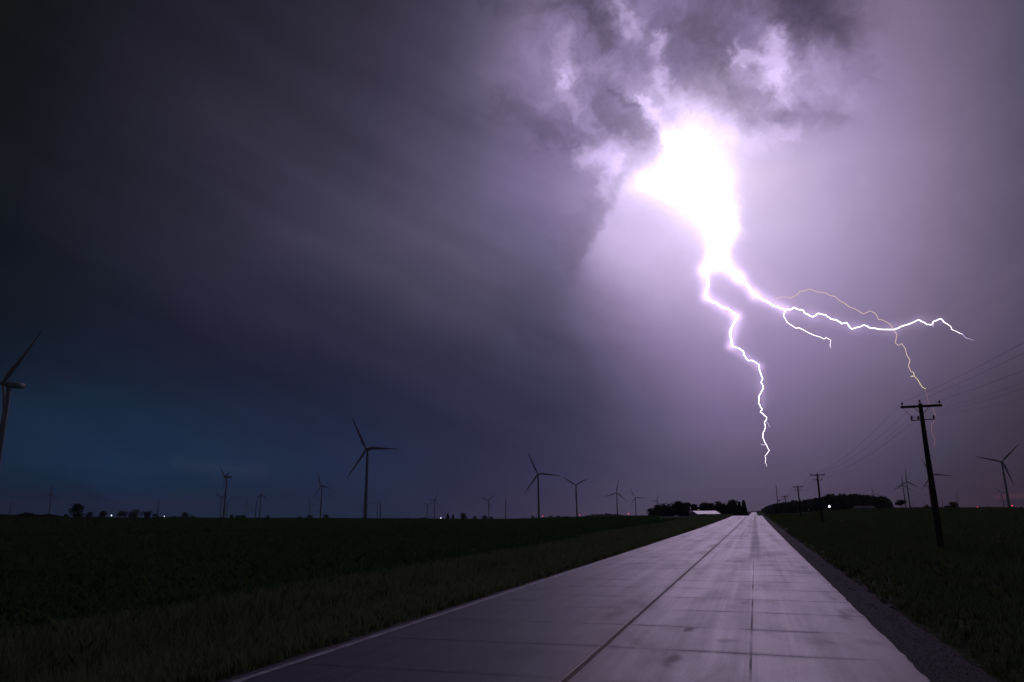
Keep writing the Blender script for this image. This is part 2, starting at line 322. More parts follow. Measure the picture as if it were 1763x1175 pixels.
def ground_z(x, y):
    x = np.asarray(x, float); y = np.asarray(y, float); r = np.hypot(x, y)+1e-6
    a = np.degrees(np.arctan2(x, y)); T = np.interp(a, S_AZ, S_TE)
    T = np.where(np.abs(a) > 70, 0.0, T)
    zc = CZ+T*RC; near = zc*(np.minimum(r, RC)/RC)**2
    far = CZ+T*r-np.minimum(.35, (r-RC)*.004)-np.maximum(r-RC, 0)*.00025
    z = np.where(r < RC, near, far)
    # rough ground
    amp = np.clip((r-8)/60, 0, 1)*.05
    z = z+amp*(np.sin(x*.31+1.3)*np.sin(y*.23)+.5*np.sin(x*.9+y*.4))
    dl = XL-.45-x; dr = x-(XR+1.0); d = np.maximum(np.maximum(dl, dr), 0)
    fade = np.clip(1-(y-120)/80, 0, 1)
    ditch = -.33*np.exp(-((d-2.7)/1.5)**2)*fade-.07*(d > 0)-.46*np.exp(-((dr-6.9)/2.4)**2)*(dr > 0)*fade
    wgt = np.clip((d-4)/16, 0, 1); wgt = wgt*wgt*(3-2*wgt)
    wgt = np.where(y < -5, wgt, wgt); rz = road_z(np.clip(y, 0, 9000))
    z = rz*(1-wgt)+z*wgt+ditch
    z = np.where(d <= .1, np.minimum(z, rz-.20), z)
    return z
def gz(x, y): return float(ground_z(np.array([x]), np.array([y]))[0])

def ground_mesh():
    azs = np.concatenate([np.arange(-180, -52, 6), np.arange(-52, -8, .5), np.arange(-8, 10, .12), np.arange(10, 44, .5), np.arange(44, 180, 6)])
    rs = np.concatenate([[.05], np.geomspace(.8, 6000, 210)])
    A, Rr = np.meshgrid(np.radians(azs), rs); X = Rr*np.sin(A); Y = Rr*np.cos(A); Zz = ground_z(X, Y)
    V = np.stack([X, Y, Zz], -1).reshape(-1, 3); n = len(azs); Fc = []
    for i in range(len(rs)-1):
        for k in range(n): Fc.append((i*n+k, (i+1)*n+k, (i+1)*n+(k+1) % n, i*n+(k+1) % n))
    return V, [q[::-1] for q in Fc]
m, t, b = mat('field_ground'); co = t.new('ShaderNodeTexCoord').outputs['Object']; gx, gy, _ = t.sep(co)[:3]
big = t.rng(t.noise(co, .03, 5, .6), .35, .65); med = t.rng(t.noise(co, .5, 6, .65), .3, .7); sml = t.noise(co, 7, 6, .7)
c = t.mix(big, (.042, .072, .032, 1), (.058, .088, .044, 1)); c = t.mix(t.m('MULTIPLY', med, .5), c, (.030, .048, .022, 1))
rows = t.m('MULTIPLY_ADD', t.m('SINE', t.m('MULTIPLY', gy, 8.3)), .5, .5)
fieldm = t.rng(gx, -12, -10.2, 1, 0)
c = t.mix(t.m('MULTIPLY', t.m('MULTIPLY', rows, fieldm), .5), c, (.024, .028, .018, 1))
verge = t.m('MULTIPLY', t.m('MULTIPLY', t.m('SUBTRACT', 1.0, fieldm), t.rng(gx, 3, 7, 1, 0)), t.rng(t.noise(co, 1.2, 5, .6), .2, .7))
c = t.mix(t.m('MULTIPLY', verge, .8), c, (.12, .14, .07, 1))
c = t.v('SCALE', c, sc=t.rng(sml, .25, .75, .65, 1.35))
t.put(b.inputs['Base Color'], c); b.inputs['Roughness'].default_value = .95; b.inputs['Specular IOR Level'].default_value = .05
bn = t.new('ShaderNodeBump'); bn.inputs['Strength'].default_value = .8; bn.inputs['Distance'].default_value = .15; t.put(bn.inputs['Height'], t.m('ADD', sml, t.m('MULTIPLY', med, 1.5))); t.l.new(bn.outputs[0], b.inputs['Normal'])
V, Fc = ground_mesh(); tag(obj('ground', mesh('ground', V, Fc, m, True)), kind='structure')

# ------------------------------------------------------------------ road, shoulders, painted line
def strip(xa_f, xb_f, zoff, ys, nx=2, zf=road_z):
    V = []; Fq = []
    for y in ys:
        for k in range(nx+1):
            x = xa_f(y)+(xb_f(y)-xa_f(y))*k/nx; V.append((x, y, float(zf(max(y, 0)))+zoff(x)))
    for i in range(len(ys)-1):
        for k in range(nx): a = i*(nx+1)+k; Fq.append((a, a+1, a+nx+2, a+nx+1))
    return V, Fq
YS = list(np.arange(-12, 60, .25))+list(np.arange(60, 320, 2))+list(np.arange(320, 1400, 10))
rr = random.Random(4)
_rag = [rr.uniform(-1, 1) for _ in range(4000)]
def rag(y, s, a):
    u = (y+20)*s; i = int(u) % 3998; fr = u-int(u); return a*(_rag[i]*(1-fr)+_rag[i+1]*fr)
m, t, b = mat('wet_concrete'); co = t.new('ShaderNodeTexCoord').outputs['Object']; rx, ry, _ = t.sep(co)[:3]
gen = t.noise(co, .8, 6, .6); spk = t.noise(co, 38, 7, .8); streak = t.noise(t.v('MULTIPLY', co, (2.1, .03, 1)), 1.0, 5, .6); streak2 = t.noise(t.v('MULTIPLY', co, (7, .12, 1)), 1.0, 4, .6)
blot = t.noise(t.v('MULTIPLY', co, (1.0, .35, 1)), .7, 5, .6, .4)
wob = t.m('MULTIPLY', t.m('SUBTRACT', t.noise(co, 1.4, 4, .6), .5), .10)
def band(x0, half, soft, v=None):
    d = t.m('ABSOLUTE', t.m('SUBTRACT', v if v is not None else rx, x0)); return t.rng(d, half, half+soft, 1, 0)
# saw-cut cross joints about two metres apart, each darker in some places than others
yj = t.m('ADD', ry, wob); jd = t.m('ABSOLUTE', t.m('SUBTRACT', t.m('FRACT', t.m('DIVIDE', t.m('ADD', yj, 100.82), 1.98)), .5))
jd = t.m('SUBTRACT', .5, jd); jint = t.rng(t.noise(t.v('MULTIPLY', co, (.7, .5, 1)), 1.3, 3, .5), .36, .62)
joint = t.m('MULTIPLY', t.rng(jd, .004, .010, 1, 0), t.m('MULTIPLY_ADD', jint, .85, .15))
jsoft = t.m('MULTIPLY', t.rng(jd, .0, .10, 1, 0), t.m('MULTIPLY', jint, .32))
seam = band(XC, .022, .02, t.m('ADD', rx, t.m('MULTIPLY', wob, .25))); seamsoft = band(XC, .0, .16)
lj = t.m('MULTIPLY', band(XJ, .006, .010), t.rng(t.noise(t.v('MULTIPLY', co, (.1, .5, 1)), 1.0, 3), .35, .65, .1, .8)); ljl = t.m('ADD', band(XJ-.035, .010, .012), band(XJ+.035, .010, .012))
groove = t.m('MULTIPLY_ADD', t.m('SINE', t.m('MULTIPLY', rx, 251.0)), .5, .5)
gmask = t.m('MULTIPLY', t.rng(rx, XC+.2, XC+.8), t.rng(t.noise(co, .5, 3, .5), .3, .6, .35, 1))
def spot(px, py, sx, sy, k):
    d = ray(px, py); tt = -CZ/d[2]; x0, y0 = d[0]*tt, d[1]*tt
    q = t.v('LENGTH', t.v('MULTIPLY', t.v('ADD', t.v('SUBTRACT', co, (x0, y0, 0)), t.v('SCALE', t.v('SUBTRACT', t.noise(co, 3.0, 4, .6, 0, True), (.5, .5, .5)), sc=.35)), (1/sx, 1/sy, 0)))
    return t.m('MULTIPLY', t.rng(q, .3, 1.2, 1, 0), k)
spots = None
for a in [(1186, 1087, .10, .30, .9), (1158, 1138, .12, .38, .7), (1150, 1148, .12, .2, .5), (930, 1016, .5, .45, .6), (895, 1035, .6, .35, .6), (1050, 1048, .25, .4, .35), (910, 1128, .6, .5, .4), (1252, 1106, .2, .2, .4), (1455, 1060, .12, .9, .6), (1463, 1052, .14, .5, .5),
          (1436, 1033, .08, .3, .6), (1500, 1108, .25, .3, .4), (1254, 967, .12, .9, .5), (1382, 979, .2, .4, .5), (800, 1070, .8, .5, .5), (760, 1066, .5, .4, .35), (1150, 1085, .2, .3, .2), (1320, 975, .3, .5, .35), (640, 1130, .8, .5, .3)]:
    s = spot(*a); spots = s if spots is None else t.m('MAXIMUM', spots, s)
ftrack = t.m('MULTIPLY', band(XJ+.05, .10, .22), t.rng(ry, 26, 34)); ltrack = t.m('MULTIPLY', band(XC+.85, .12, .3), t.rng(ry, 24, 50))
fary = t.rng(ry, 22, 60)
sb = t.m('ADD', t.m('ADD', t.m('MULTIPLY', band(-1.25, .05, .12), .30), t.m('MULTIPLY', band(-.72, .30, .15), -.26)), t.m('ADD', t.m('MULTIPLY', band(-2.5, .1, .25), .20), t.m('MULTIPLY', band(-3.3, .15, .3), -.28)))
sb = t.m('ADD', sb, t.m('ADD', t.m('MULTIPLY', band(-2.05, .10, .15), -.30), t.m('ADD', t.m('MULTIPLY', band(-4.9, .25, .3), .16), t.m('MULTIPLY', band(.55, .12, .25), .12))))
sband = t.m('ADD', 1.0, t.m('MULTIPLY', t.m('MULTIPLY', sb, fary), t.rng(streak2, .3, .6, .6, 1.1)))
sband = t.m('MULTIPLY', sband, t.rng(streak2, .3, .7, .85, 1.12))
lk = t.m('MULTIPLY', t.rng(gen, .3, .7, .86, 1.12), t.rng(streak, .3, .7, .90, 1.08)); lk = t.m('MULTIPLY', lk, t.rng(spk, .32, .68, .62, 1.38))
lk = t.m('MULTIPLY', lk, t.m('SUBTRACT', 1.0, t.m('MULTIPLY', t.m('MULTIPLY', groove, gmask), .6)))
dk = t.m('MAXIMUM', t.m('MAXIMUM', joint, seam), t.m('MAXIMUM', lj, t.m('MULTIPLY', spots, .62)))
dk = t.m('MAXIMUM', dk, t.m('MAXIMUM', t.m('MULTIPLY', seamsoft, .22), t.m('MAXIMUM', jsoft, t.m('MULTIPLY', ftrack, .42))))
dk = t.m('MAXIMUM', dk, t.m('MULTIPLY', t.rng(blot, .54, .68), .22))
lt = t.m('ADD', t.m('MULTIPLY', ljl, .55), t.m('MULTIPLY', ltrack, .25))
c = t.v('SCALE', (.080, .073, .080), sc=t.m('MULTIPLY', t.m('MULTIPLY', lk, sband), t.m('ADD', 1.0, lt))); c = t.mix(t.m('MULTIPLY', dk, .85), c, (.022, .019, .022, 1))
rust = t.m('MULTIPLY', band(XC, .02, .16), t.m('MULTIPLY', t.rng(ry, 9, 14, 1, .15), .7)); c = t.mix(rust, c, (.13, .055, .035, 1))
t.put(b.inputs['Base Color'], c)
rg = t.m('ADD', t.rng(t.m('ADD', t.m('MULTIPLY', streak, .5), t.m('MULTIPLY', blot, .5)), .35, .65, .38, .51), t.m('MULTIPLY', dk, .22)); t.put(b.inputs['Roughness'], rg)
t.put(b.inputs['Specular IOR Level'], t.m('MULTIPLY', t.m('SUBTRACT', 1.0, t.m('MULTIPLY', dk, .7)), t.m('MULTIPLY', .52, sband)))
bn = t.new('ShaderNodeBump'); bn.inputs['Strength'].default_value = .5; bn.inputs['Distance'].default_value = .005
t.put(bn.inputs['Height'], t.m('SUBTRACT', t.m('ADD', spk, t.m('MULTIPLY', t.m('MULTIPLY', groove, gmask), -.5)), t.m('MULTIPLY', t.m('MAXIMUM', joint, t.m('MAXIMUM', seam, lj)), 2.0))); t.l.new(bn.outputs[0], b.inputs['Normal'])
M_road = m
crown = lambda x: 0.02*(1-abs(x-XC)/3.6)
V, Fq = strip(lambda y: XL-.12+rag(y, 1.7, .015), lambda y: XR+.02+rag(y, 3.7, .022)+rag(y, .5, .006), crown, YS, 8)
tag(obj('road', mesh('road', V, Fq, M_road, True)), kind='structure')
M_line = simple('worn_white_paint', (.42, .41, .42), .5, .35, 5)
V, Fq = strip(lambda y: XL-.02+rag(y, 3, .006), lambda y: XL+.09+rag(y+50, 3, .008), lambda x: crown(x)+.004, [y for y in YS if y < 320], 1)
tag(obj('edge_line', mesh('edge_line', V, Fq, M_line)), kind='structure')
M_grav = simple('gravel', (.042, .034, .034), .95, .45, 16, bump=.25)
shz = lambda x: -.03
V, Fq = strip(lambda y: XR-.02, lambda y: XR+1.02+rag(y, 1.2, .10)+rag(y, 4, .04), lambda x: -.022 if x < XR+.4 else (-.06 if x < XR+.83 else -.24), YS, 7)
tag(obj('road_shoulder', mesh('road_shoulder', V, Fq, M_grav)), kind='structure')
V, Fq = strip(lambda y: XL-.50+rag(y, 1.2, .10)+rag(y, 4, .04), lambda y: XL-.08, lambda x: -.03 if x > XL-.35 else -.20, YS, 4)
tag(obj('road_shoulder', mesh('road_shoulder', V, Fq, M_grav)), kind='structure')
# loose stones on the gravel
rng = np.random.default_rng(3)
def pebbles(n, x0, x1, y0, y1):
    P = []
    y = y0+(y1-y0)*rng.random(n)**1.8; x = rng.uniform(x0, x1, n); s = rng.uniform(.004, .013, n)
    z = road_z(y)+np.where(x > 0, np.where(x < XR+.4, -.022, -.055), -.03)
    base = np.array([[0, 0, 1], [1, 0, 0], [0, 1, 0], [-1, 0, 0], [0, -1, 0]], float)
    for i in range(n):
        a = rng.uniform(0, 6.3); R2 = np.array([[math.cos(a), -math.sin(a), 0], [math.sin(a), math.cos(a), 0], [0, 0, .6]])
        q = (base*rng.uniform(.7, 1.3, (5, 1)))@R2.T*s[i]+[x[i], y[i], z[i]]
        for k in range(4): P += [q[0], q[1+k], q[1+(k+1) % 4]]
    return np.array(P)
tag(obj('loose_gravel', fast_mesh('loose_gravel', np.concatenate([pebbles(7000, XR+.05, XR+.8, 5, 34), pebbles(2500, XL-.36, XL-.1, 6, 34)]), 3, simple('pebble', (.085, .07, .07), .9, .3, 30))), 'dark wet loose gravel scattered over both road shoulders', 'gravel', kind='stuff')

# ------------------------------------------------------------------ grass and crop
def tufts(X, Y, hgt, wid, blades, lean=.35, seed=0):
    g = np.random.default_rng(seed); n = len(X); Zg = ground_z(X, Y)
    X = np.repeat(X, blades); Y = np.repeat(Y, blades); Zg = np.repeat(Zg, blades); hgt = np.repeat(hgt, blades); wid = np.repeat(wid, blades); N = len(X)
    sp = hgt*.45; X = X+g.normal(0, 1, N)*sp*.5; Y = Y+g.normal(0, 1, N)*sp*.5
    a = g.uniform(0, 2*np.pi, N); h = hgt*g.uniform(.45, 1.1, N); l = h*lean*g.uniform(.2, 1.5, N); bdir = g.uniform(0, 2*np.pi, N)
    wx = np.cos(a)*wid/2; wy = np.sin(a)*wid/2; lx = np.cos(bdir)*l; ly = np.sin(bdir)*l
    p0 = np.stack([X-wx, Y-wy, Zg-.03], -1); p1 = np.stack([X+wx, Y+wy, Zg-.03], -1)
    p2 = np.stack([X+lx*.4+wx*.7, Y+ly*.4+wy*.7, Zg+h*.6], -1); p3 = np.stack([X+lx*.4-wx*.7, Y+ly*.4-wy*.7, Zg+h*.6], -1); p4 = np.stack([X+lx, Y+ly, Zg+h], -1)
    return np.stack([p0, p1, p2, p4, p3], 1).reshape(-1, 3)
def scatter(n, x0, x1, y0, y1, p, seed):
    g = np.random.default_rng(seed); y = y0*(y1/y0)**(g.random(n)**p); x = g.uniform(x0, x1, n); return x, y
def edge_keep(x, y, seed):
    return x, y
parts = []
x, y = scatter(13000, -11.4, XL-.42, 3.5, 60, 1.0, 1); k = np.exp(-((x+9.2)/1.8)**2)
parts.append(tufts(x, y, .12+.26*k+.0022*y, .010+.0007*y, 7, .5, 2))
x, y = scatter(5000, -12, XL-.5, 50, 220, .9, 5); parts.append(tufts(x, y, .35+.001*y, .02+.0007*y, 5, .4, 6))
tag(obj('verge_grass', fast_mesh('verge_grass', np.concatenate(parts), 5, M_blade)), 'rough pale wet grass on the verge left of the road', 'grass', kind='stuff')
parts = []
x, y = scatter(11000, XR+1.0, 12, 5, 70, 1.0, 3); parts.append(tufts(x, y, .14+.02*np.clip(x-3, 0, 6)+.002*y, .010+.0007*y, 7, .5, 4))
x, y = scatter(9000, 11, 60, 10, 60, .8, 17); parts.append(tufts(x, y, .26+.002*y, .012+.0009*y, 6, .5, 18))
x, y = scatter(12000, XR+1.2, 60, 45, 230, .8, 7); parts.append(tufts(x, y, .3+.0014*y, .02+.0008*y, 5, .4, 8))
a_ = np.radians(rng.uniform(4, 48, 9000)); r_ = 60*(4.0**rng.random(9000)); x, y = r_*np.sin(a_), r_*np.cos(a_); k = x > 4; x, y, r_ = x[k], y[k], r_[k]; parts.append(tufts(x, y, .28+.0010*r_, .03+.0012*r_, 5, .6, 12))
tag(obj('pasture_grass', fast_mesh('pasture_grass', np.concatenate(parts), 5, M_pasture)), 'dark wet grass filling the field right of the road', 'grass', kind='stuff')
x, y = scatter(28000, -105, -10.8, 6, 150, .95, 9)
x = np.where(rng.random(len(x)) < .5, -10.8-(-10.8-x)*.35, x); y = np.round(y/.76)*.76+rng.normal(0, .06, len(y))
r_ = np.hypot(x, y); parts = [tufts(x, y, .26+.0012*r_, .035+.0011*r_, 5, .9, 10)]
a_ = np.radians(rng.uniform(-58, -7, 17500)); r_ = 90*(3.2**rng.random(17500)); x, y = r_*np.sin(a_), r_*np.cos(a_); k = x < -11; x, y, r_ = x[k], y[k], r_[k]
parts.append(tufts(x, y, .30+.0008*r_, .05+.0020*r_, 4, .9, 11))
tag(obj('crop_plants', fast_mesh('crop_plants', np.concatenate(parts), 5, M_crop)), 'dark low crop rows filling the field left of the road', 'crop', kind='stuff')

# ------------------------------------------------------------------ wind turbines
HUB = 80.0
mb = MB()
nz = 14; mb.tube([(0, 0, -3), (0, 0, 0)]+[(0, 0, (HUB-2)*i/nz) for i in range(1, nz+1)], [2.15, 2.15]+[2.15-.85*i/nz for i in range(1, nz+1)], 20); ME_tower = mb.me('tower', M_white, True)
def nacelle():
    secs = [(-9.0, 1.1, 1.0, .1), (-8.7, 1.7, 1.6, .1), (-4, 1.85, 1.85, 0), (1.0, 1.8, 1.85, 0), (2.4, 1.45, 1.5, 0), (2.9, 1.1, 1.15, 0)]; n = 16; V = []; Fq = []
    for (yy, hx, hz, dz_) in secs:
        for k in range(n):
            a = 2*math.pi*k/n; c_, s_ = math.cos(a), math.sin(a); p = .45
            V.append((hx*math.copysign(abs(c_)**p, c_), yy, dz_+hz*math.copysign(abs(s_)**p, s_)))
    for i in range(len(secs)-1):
        for k in range(n): Fq.append((i*n+k, i*n+(k+1) % n, (i+1)*n+(k+1) % n, (i+1)*n+k))
    Fq += [tuple(range(n)), tuple((len(secs)-1)*n+k for k in range(n))[::-1]]
    return mesh('nacelle', V, Fq, M_white, True)
ME_nac = nacelle()
mb = MB(); mb.tube([(0, 2.9, 0), (0, 3.3, 0), (0, 4.6, 0), (0, 5.4, 0), (0, 5.9, 0), (0, 6.1, 0)], [1.3, 1.55, 1.5, 1.1, .55, .05], 16); ME_hub = mb.me('spinner', M_white, True)
def blade(R=40.0):
    V = []; Fq = []; n = 12; st_ = [0, 1, 3, 5.5, 8.5, 13, 18, 24, 30, 35, 38.5, 40]; ch = [1.8, 1.8, 2.0, 2.8, 3.3, 3.0, 2.5, 2.0, 1.55, 1.15, .75, .15]; th_ = [1.8, 1.8, 1.5, 1.1, .8, .6, .46, .34, .24, .17, .1, .03]; tw = [0, 0, 20, 18, 15, 11, 8, 5, 3, 1, 0, 0]
    for r_, c_, h_, w_ in zip(st_, ch, th_, tw):
        for k in range(n):
            a = 2*math.pi*k/n; x_ = c_*(.5*math.cos(a)+ (0 if r_ < 2 else .18)); y_ = h_*.5*math.sin(a)*(1+.5*math.cos(a) if r_ > 2 else 1); tr = math.radians(w_)
            V.append((x_*math.cos(tr)-y_*math.sin(tr), 4.2+x_*math.sin(tr)+y_*math.cos(tr)+.0012*r_*r_, r_*R/40))
    for i in range(len(st_)-1):
        for k in range(n): Fq.append((i*n+k, i*n+(k+1) % n, (i+1)*n+(k+1) % n, (i+1)*n+k))
    Fq += [tuple(range(n))[::-1], tuple((len(st_)-1)*n+k for k in range(n))]
    return mesh('blade', V, Fq, M_white, True)
ME_blade = blade()
M_red = emit('red_beacon_glow', (1.0, .06, .07), 4.0); M_lampw = emit('white_lamp_glow', (1.0, .88, 1.0), 9.0); M_orange = emit('orange_lamp_glow', (1.0, .55, .25), 5.0)
mb = MB(); mb.tube([(0, -6, 1.8), (0, -6, 2.3), (0, -6, 2.9)], [.5, .6, .2], 10); ME_beacon = mb.me('beacon', M_red)
def turbine(hx, hy, th, ph, R, label, beacon=False, D=None):
    S = sky_line(hx); bx = hx; T = te(hx, hy); c = hd(hx, hy)
    if D is None:
        for _ in range(4):
            D = HUB/(T-te(bx, S)); bx, by = proj([c[0]*D, c[1]*D, CZ+T*D-HUB]); S = sky_line(bx)
    # the rotor hub sits 4.2 m in front of the tower axis
    thr = math.radians(th); nx, ny = math.sin(thr), math.cos(thr)
    X, Y = c[0]*D-4.2*nx, c[1]*D-4.2*ny; zb = CZ+T*D-HUB
    root = empty('wind_turbine', (X, Y, zb), -thr)
    tag(root, label, 'wind turbine', 'wind turbines standing in the fields')
    obj('tower', ME_tower, root); obj('nacelle', ME_nac, root, (0, 0, HUB)); obj('spinner', ME_hub, root, (0, 0, HUB))
    for k in range(3):
        b_ = obj('blade', ME_blade, root, (0, 0, HUB)); b_.rotation_euler = (0, -math.radians(ph+120*k), 0); b_.scale = (1, 1, R/40)
    if beacon: obj('beacon', ME_beacon, root, (0, 0, HUB))
    return root, D
TB = [
 (5, 660, 182, 45, 42, 'large wind turbine cut off by the left edge of the photo', 0),
 (630.5, 772.5, 174, 93, 40, 'tall grey wind turbine standing alone in the left field, biggest fully seen', 0),
 (387, 821.5, 208, 72, 32, 'wind turbine seen side on with its nacelle pointing right, left of centre', 0),
 (552, 837, 195, 102, 38, 'mid sized wind turbine with one blade straight up, left of the tallest', 0),
 (926, 816, 168, 96, 42, 'wind turbine in the middle of the horizon, larger of the neighbouring pair', 0),
 (991.5, 835.5, 171, 63, 38, 'wind turbine with its two upper blades spread in a wide V', 0),
 (1061.5, 848.5, 170, 12, 44, 'wind turbine with one blade up beside the far low wood', 0),
 (1093.5, 857, 175, 93, 44, 'small wind turbine just left of the dark trees by the barn', 0),
 (1130.5, 862.5, 197, 27, 38, 'tiny wind turbine rising behind the dark trees left of the barn', 0),
 (1725.5, 795, 184, 45, 42, 'large leaning looking wind turbine near the right edge of the photo', 0),
 (1561, 829.5, 190, 3, 38, 'wind turbine with one blade straight up, right of the wood', 0),
 (1604, 817.5, 195, 96, 44, 'wind turbine mostly hidden behind the big utility pole', 0),
 (1504, 850.5, 190, 108, 44, 'wind turbine whose blades stick up over the right wood', 0),
 (87, 850.5, 175, 3, 38, 'faint far wind turbine above the hedge at far left', 0),
 (749.5, 860.5, 116, 27, 38, 'faint far wind turbine with a pale hub, right one of a close pair', 0),
 (736, 870, 150, 60, 40, 'fainter wind turbine with a pale hub, left one of a close pair', 0),
 (1554, 836, 200, 3, 38, 'second wind turbine just behind the one right of the wood', 0),
 (380, 857, 184, 72, 40, 'small wind turbine half hidden behind the side on turbine', 0),
 (451, 852.5, 100, 3, 30, 'thin far wind turbine between the side on turbine and its right neighbour', 0),
 (391, 866, 170, 40, 38, 'tiny wind turbine just right of the side on turbine tower', 0),
 (424, 869, 160, 20, 38, 'tiny pale wind turbine right of the three bushes on the left horizon', 0),
 (534, 868, 170, 100, 38, 'tiny faint wind turbine left of the one with a blade straight up', 0),
 (623.5, 873, 170, 60, 38, 'tiny pale wind turbine just left of the tallest turbine tower', 0),
 (649.5, 868, 180, 30, 38, 'tiny pale wind turbine just right of the tallest turbine tower', 0),
 (841, 862, 175, 50, 38, 'faint far wind turbine above the low trees left of centre', 0),
 (1647, 856, 180, 10, 38, 'far wind turbine with a pale upright blade right of the big utility pole', 0),
 (1724.5, 849, 200, 80, 38, 'thin far wind turbine below the blades of the large right turbine', 0),
 (1592, 866, 190, 10, 38, 'very far wind turbine low on the horizon just left of the big utility pole', 0),
 (1572.5, 866, 190, 70, 38, 'very far wind turbine low beside the lone open tree', 0),
 (1601, 837, 100, 5, 38, 'far wind turbine seen edge on just left of the big utility pole', 0),
 (1483, 857, 185, 0, 38, 'far wind turbine with only a blade tip above the right wood', 0),
 (934, 888.9, 180, 20, 38, 'very far wind turbine with a red beacon beside the middle turbine tower', 1),
]
TD = [None]*len(TB)
for i, q in enumerate(TB[:-1]): turbine(q[0], q[1], q[2], q[3], q[4], q[5], bool(q[6]), TD[i])

# ------------------------------------------------------------------ lamps and red lights on the horizon
def beacon_mast(px, py, D, label, m_, rad, cat='beacon', name='beacon_mast', group=None):
    p = at(px, py, D); zb = gz(p[0], p[1]); h = max(p[2]-zb, 2.5)
    root = empty(name, (p[0], p[1], p[2]-h)); tag(root, label, cat, group)
    rad *= .72
    mb = MB(); mb.tube([(0, 0, -1), (0, 0, h*.5), (0, 0, h-rad)], [.18, .14, .10], 8)
    obj('mast', mb.me('mast', M_steel), root)
    mb = MB(); mb.tube([(0, 0, h-rad*.9), (0, 0, h-rad*.5), (0, 0, h), (0, 0, h+rad*.5), (0, 0, h+rad*.9)], [rad*.4, rad*.85, rad, rad*.85, rad*.4], 12)
    obj('lamp', mb.me('lamp', m_, True), root); return p
g_ = 'red warning lights low on the horizon'
for px, py, D, rd, lb in [(934, 889, 1150, .7, 'red warning light just right of the middle turbine tower base'), (998, 887, 1300, .7, 'red warning light right of the V shaped turbine tower, lower of two'),
                      (1007.5, 883.5, 1500, .45, 'dim red warning light right of the V shaped turbine tower, upper of two'), (1082, 885, 1300, .9, 'bright red warning light between two small turbines left of the barn trees'),
                      (1670.5, 875, 1500, .7, 'red warning light left of the large right turbine, left one of two close together'), (1683, 873.5, 1500, .75, 'red warning light left of the large right turbine, right one of two close together'),
                      (1742.5, 871, 1400, .8, 'red warning light at the foot of the large right turbine')]:
    beacon_mast(px, py, D, lb, M_red, rd, 'warning light', 'warning_light', g_)
for px, py, D, rd, lb, m_ in [(192, 888, 900, .55, 'bright white yard light left of the low tree clump on the left horizon', M_lampw), (283, 889.5, 1100, .35, 'small white yard light right of the low tree clump on the left horizon', M_lampw),
                          (759, 892, 1000, .50, 'white yard light beside two small spruces left of centre', M_lampw), (821, 892.5, 1100, .22, 'very dim yard light under the low trees left of centre', M_orange),
                          (1203, 878.3, 640, .16, 'small orange lamp above the white barn roof', M_orange)]:
    beacon_mast(px, py, D, lb, m_, rd, 'yard light', 'yard_light', 'yard lights of distant farms')
# bright yard lamp in front of the right wood, with its own light
p = at(1429.2, 872.3, 480); zb = gz(p[0], p[1]); root = empty('yard_light', (p[0], p[1], min(zb, p[2]-4)-.2)); tag(root, 'brightest white yard lamp on a post in front of the right wood', 'yard light', 'yard lights of distant farms')
h = p[2]-root.location.z
mb = MB(); mb.tube([(0, 0, 0), (0, 0, h+.2)], [.14, .10], 8); mb.tube([(0, 0, h+.1), (-.5, -.9, h+.35)], .05, 6); obj('post', mb.me('post', M_wood), root)
mb = MB(); mb.tube([(-.5, -1.0, h-.5), (-.5, -1.0, h-.2), (-.5, -1.0, h+.2), (-.5, -1.0, h+.45)], [.15, .36, .36, .15], 12); obj('lamp', mb.me('lamp', M_lampw), root)
ld = bpy.data.lights.new('yard_lamp_light', 'POINT'); ld.energy = 260; ld.color = (1, .88, .95); ld.shadow_soft_size = .4; lo = bpy.data.objects.new('yard_lamp_light', ld); col_.objects.link(lo); lo.location = (p[0]-.6, p[1]-2.2, p[2])
beacon_mast(1392, 877.5, 500, 'dim pale yard lamp left of the brightest one by the right wood', M_lampw, .10, 'yard light', 'yard_light', 'yard lights of distant farms')

# ------------------------------------------------------------------ trees
def crown_leaves(g, w_, h_, n, shape='round', leaf=.55, zb=0.0):
    leaf *= 1.25
    """leaf clumps spread through an uneven, lobed crown of width w_ and height h_ starting at zb"""
    if shape == 'spruce':
        u = g.random(n)**.8; z = zb+h_*u; r = (w_/2)*(1-u)**.8*(.55+.45*np.abs(np.sin(u*22+g.uniform(0, 6))))*np.sqrt(g.random(n)*.8+.2); a = g.uniform(0, 2*np.pi, n)
        P = np.stack([r*np.cos(a), r*np.sin(a), z-.12*r], -1)
    else:
        L = g.integers(16, 22); C_ = []; Rl = []
        for i in range(L):
            u = g.uniform(.05 if zb < .1*h_ else .12, .88); rr_ = math.sqrt(max(0, 1-((u-.42)/.60)**2)); a = g.uniform(0, 2*math.pi); q = g.uniform(.05, .72)*rr_
            C_.append((w_/2*q*math.cos(a), w_/2*q*math.sin(a), zb+h_*u)); Rl.append(g.uniform(.20, .34)*min(w_, h_*1.2))
        C_ = np.array(C_); Rl = np.array(Rl); k = g.integers(0, L, n); d = g.normal(0, 1, (n, 3)); d /= np.linalg.norm(d, axis=1)[:, None]
        P = C_[k]+d*(Rl[k]*(g.random(n)**.35)*g.uniform(.85, 1.12, n))[:, None]*np.array([1, 1, .8]); P[:, 2] = np.clip(P[:, 2], zb*.6, zb+h_)
    s = leaf*g.uniform(.5, 1.25, len(P)); a1 = g.normal(0, 1, (len(P), 3)); a1 /= np.linalg.norm(a1, axis=1)[:, None]; a2 = np.cross(a1, g.normal(0, 1, (len(P), 3))); a2 /= np.linalg.norm(a2, axis=1)[:, None]
    s = s[:, None]; q = np.stack([P-a1*s, P-a2*s*.6, P+a1*s, P+a2*s*.6], 1); return q.reshape(-1, 3)
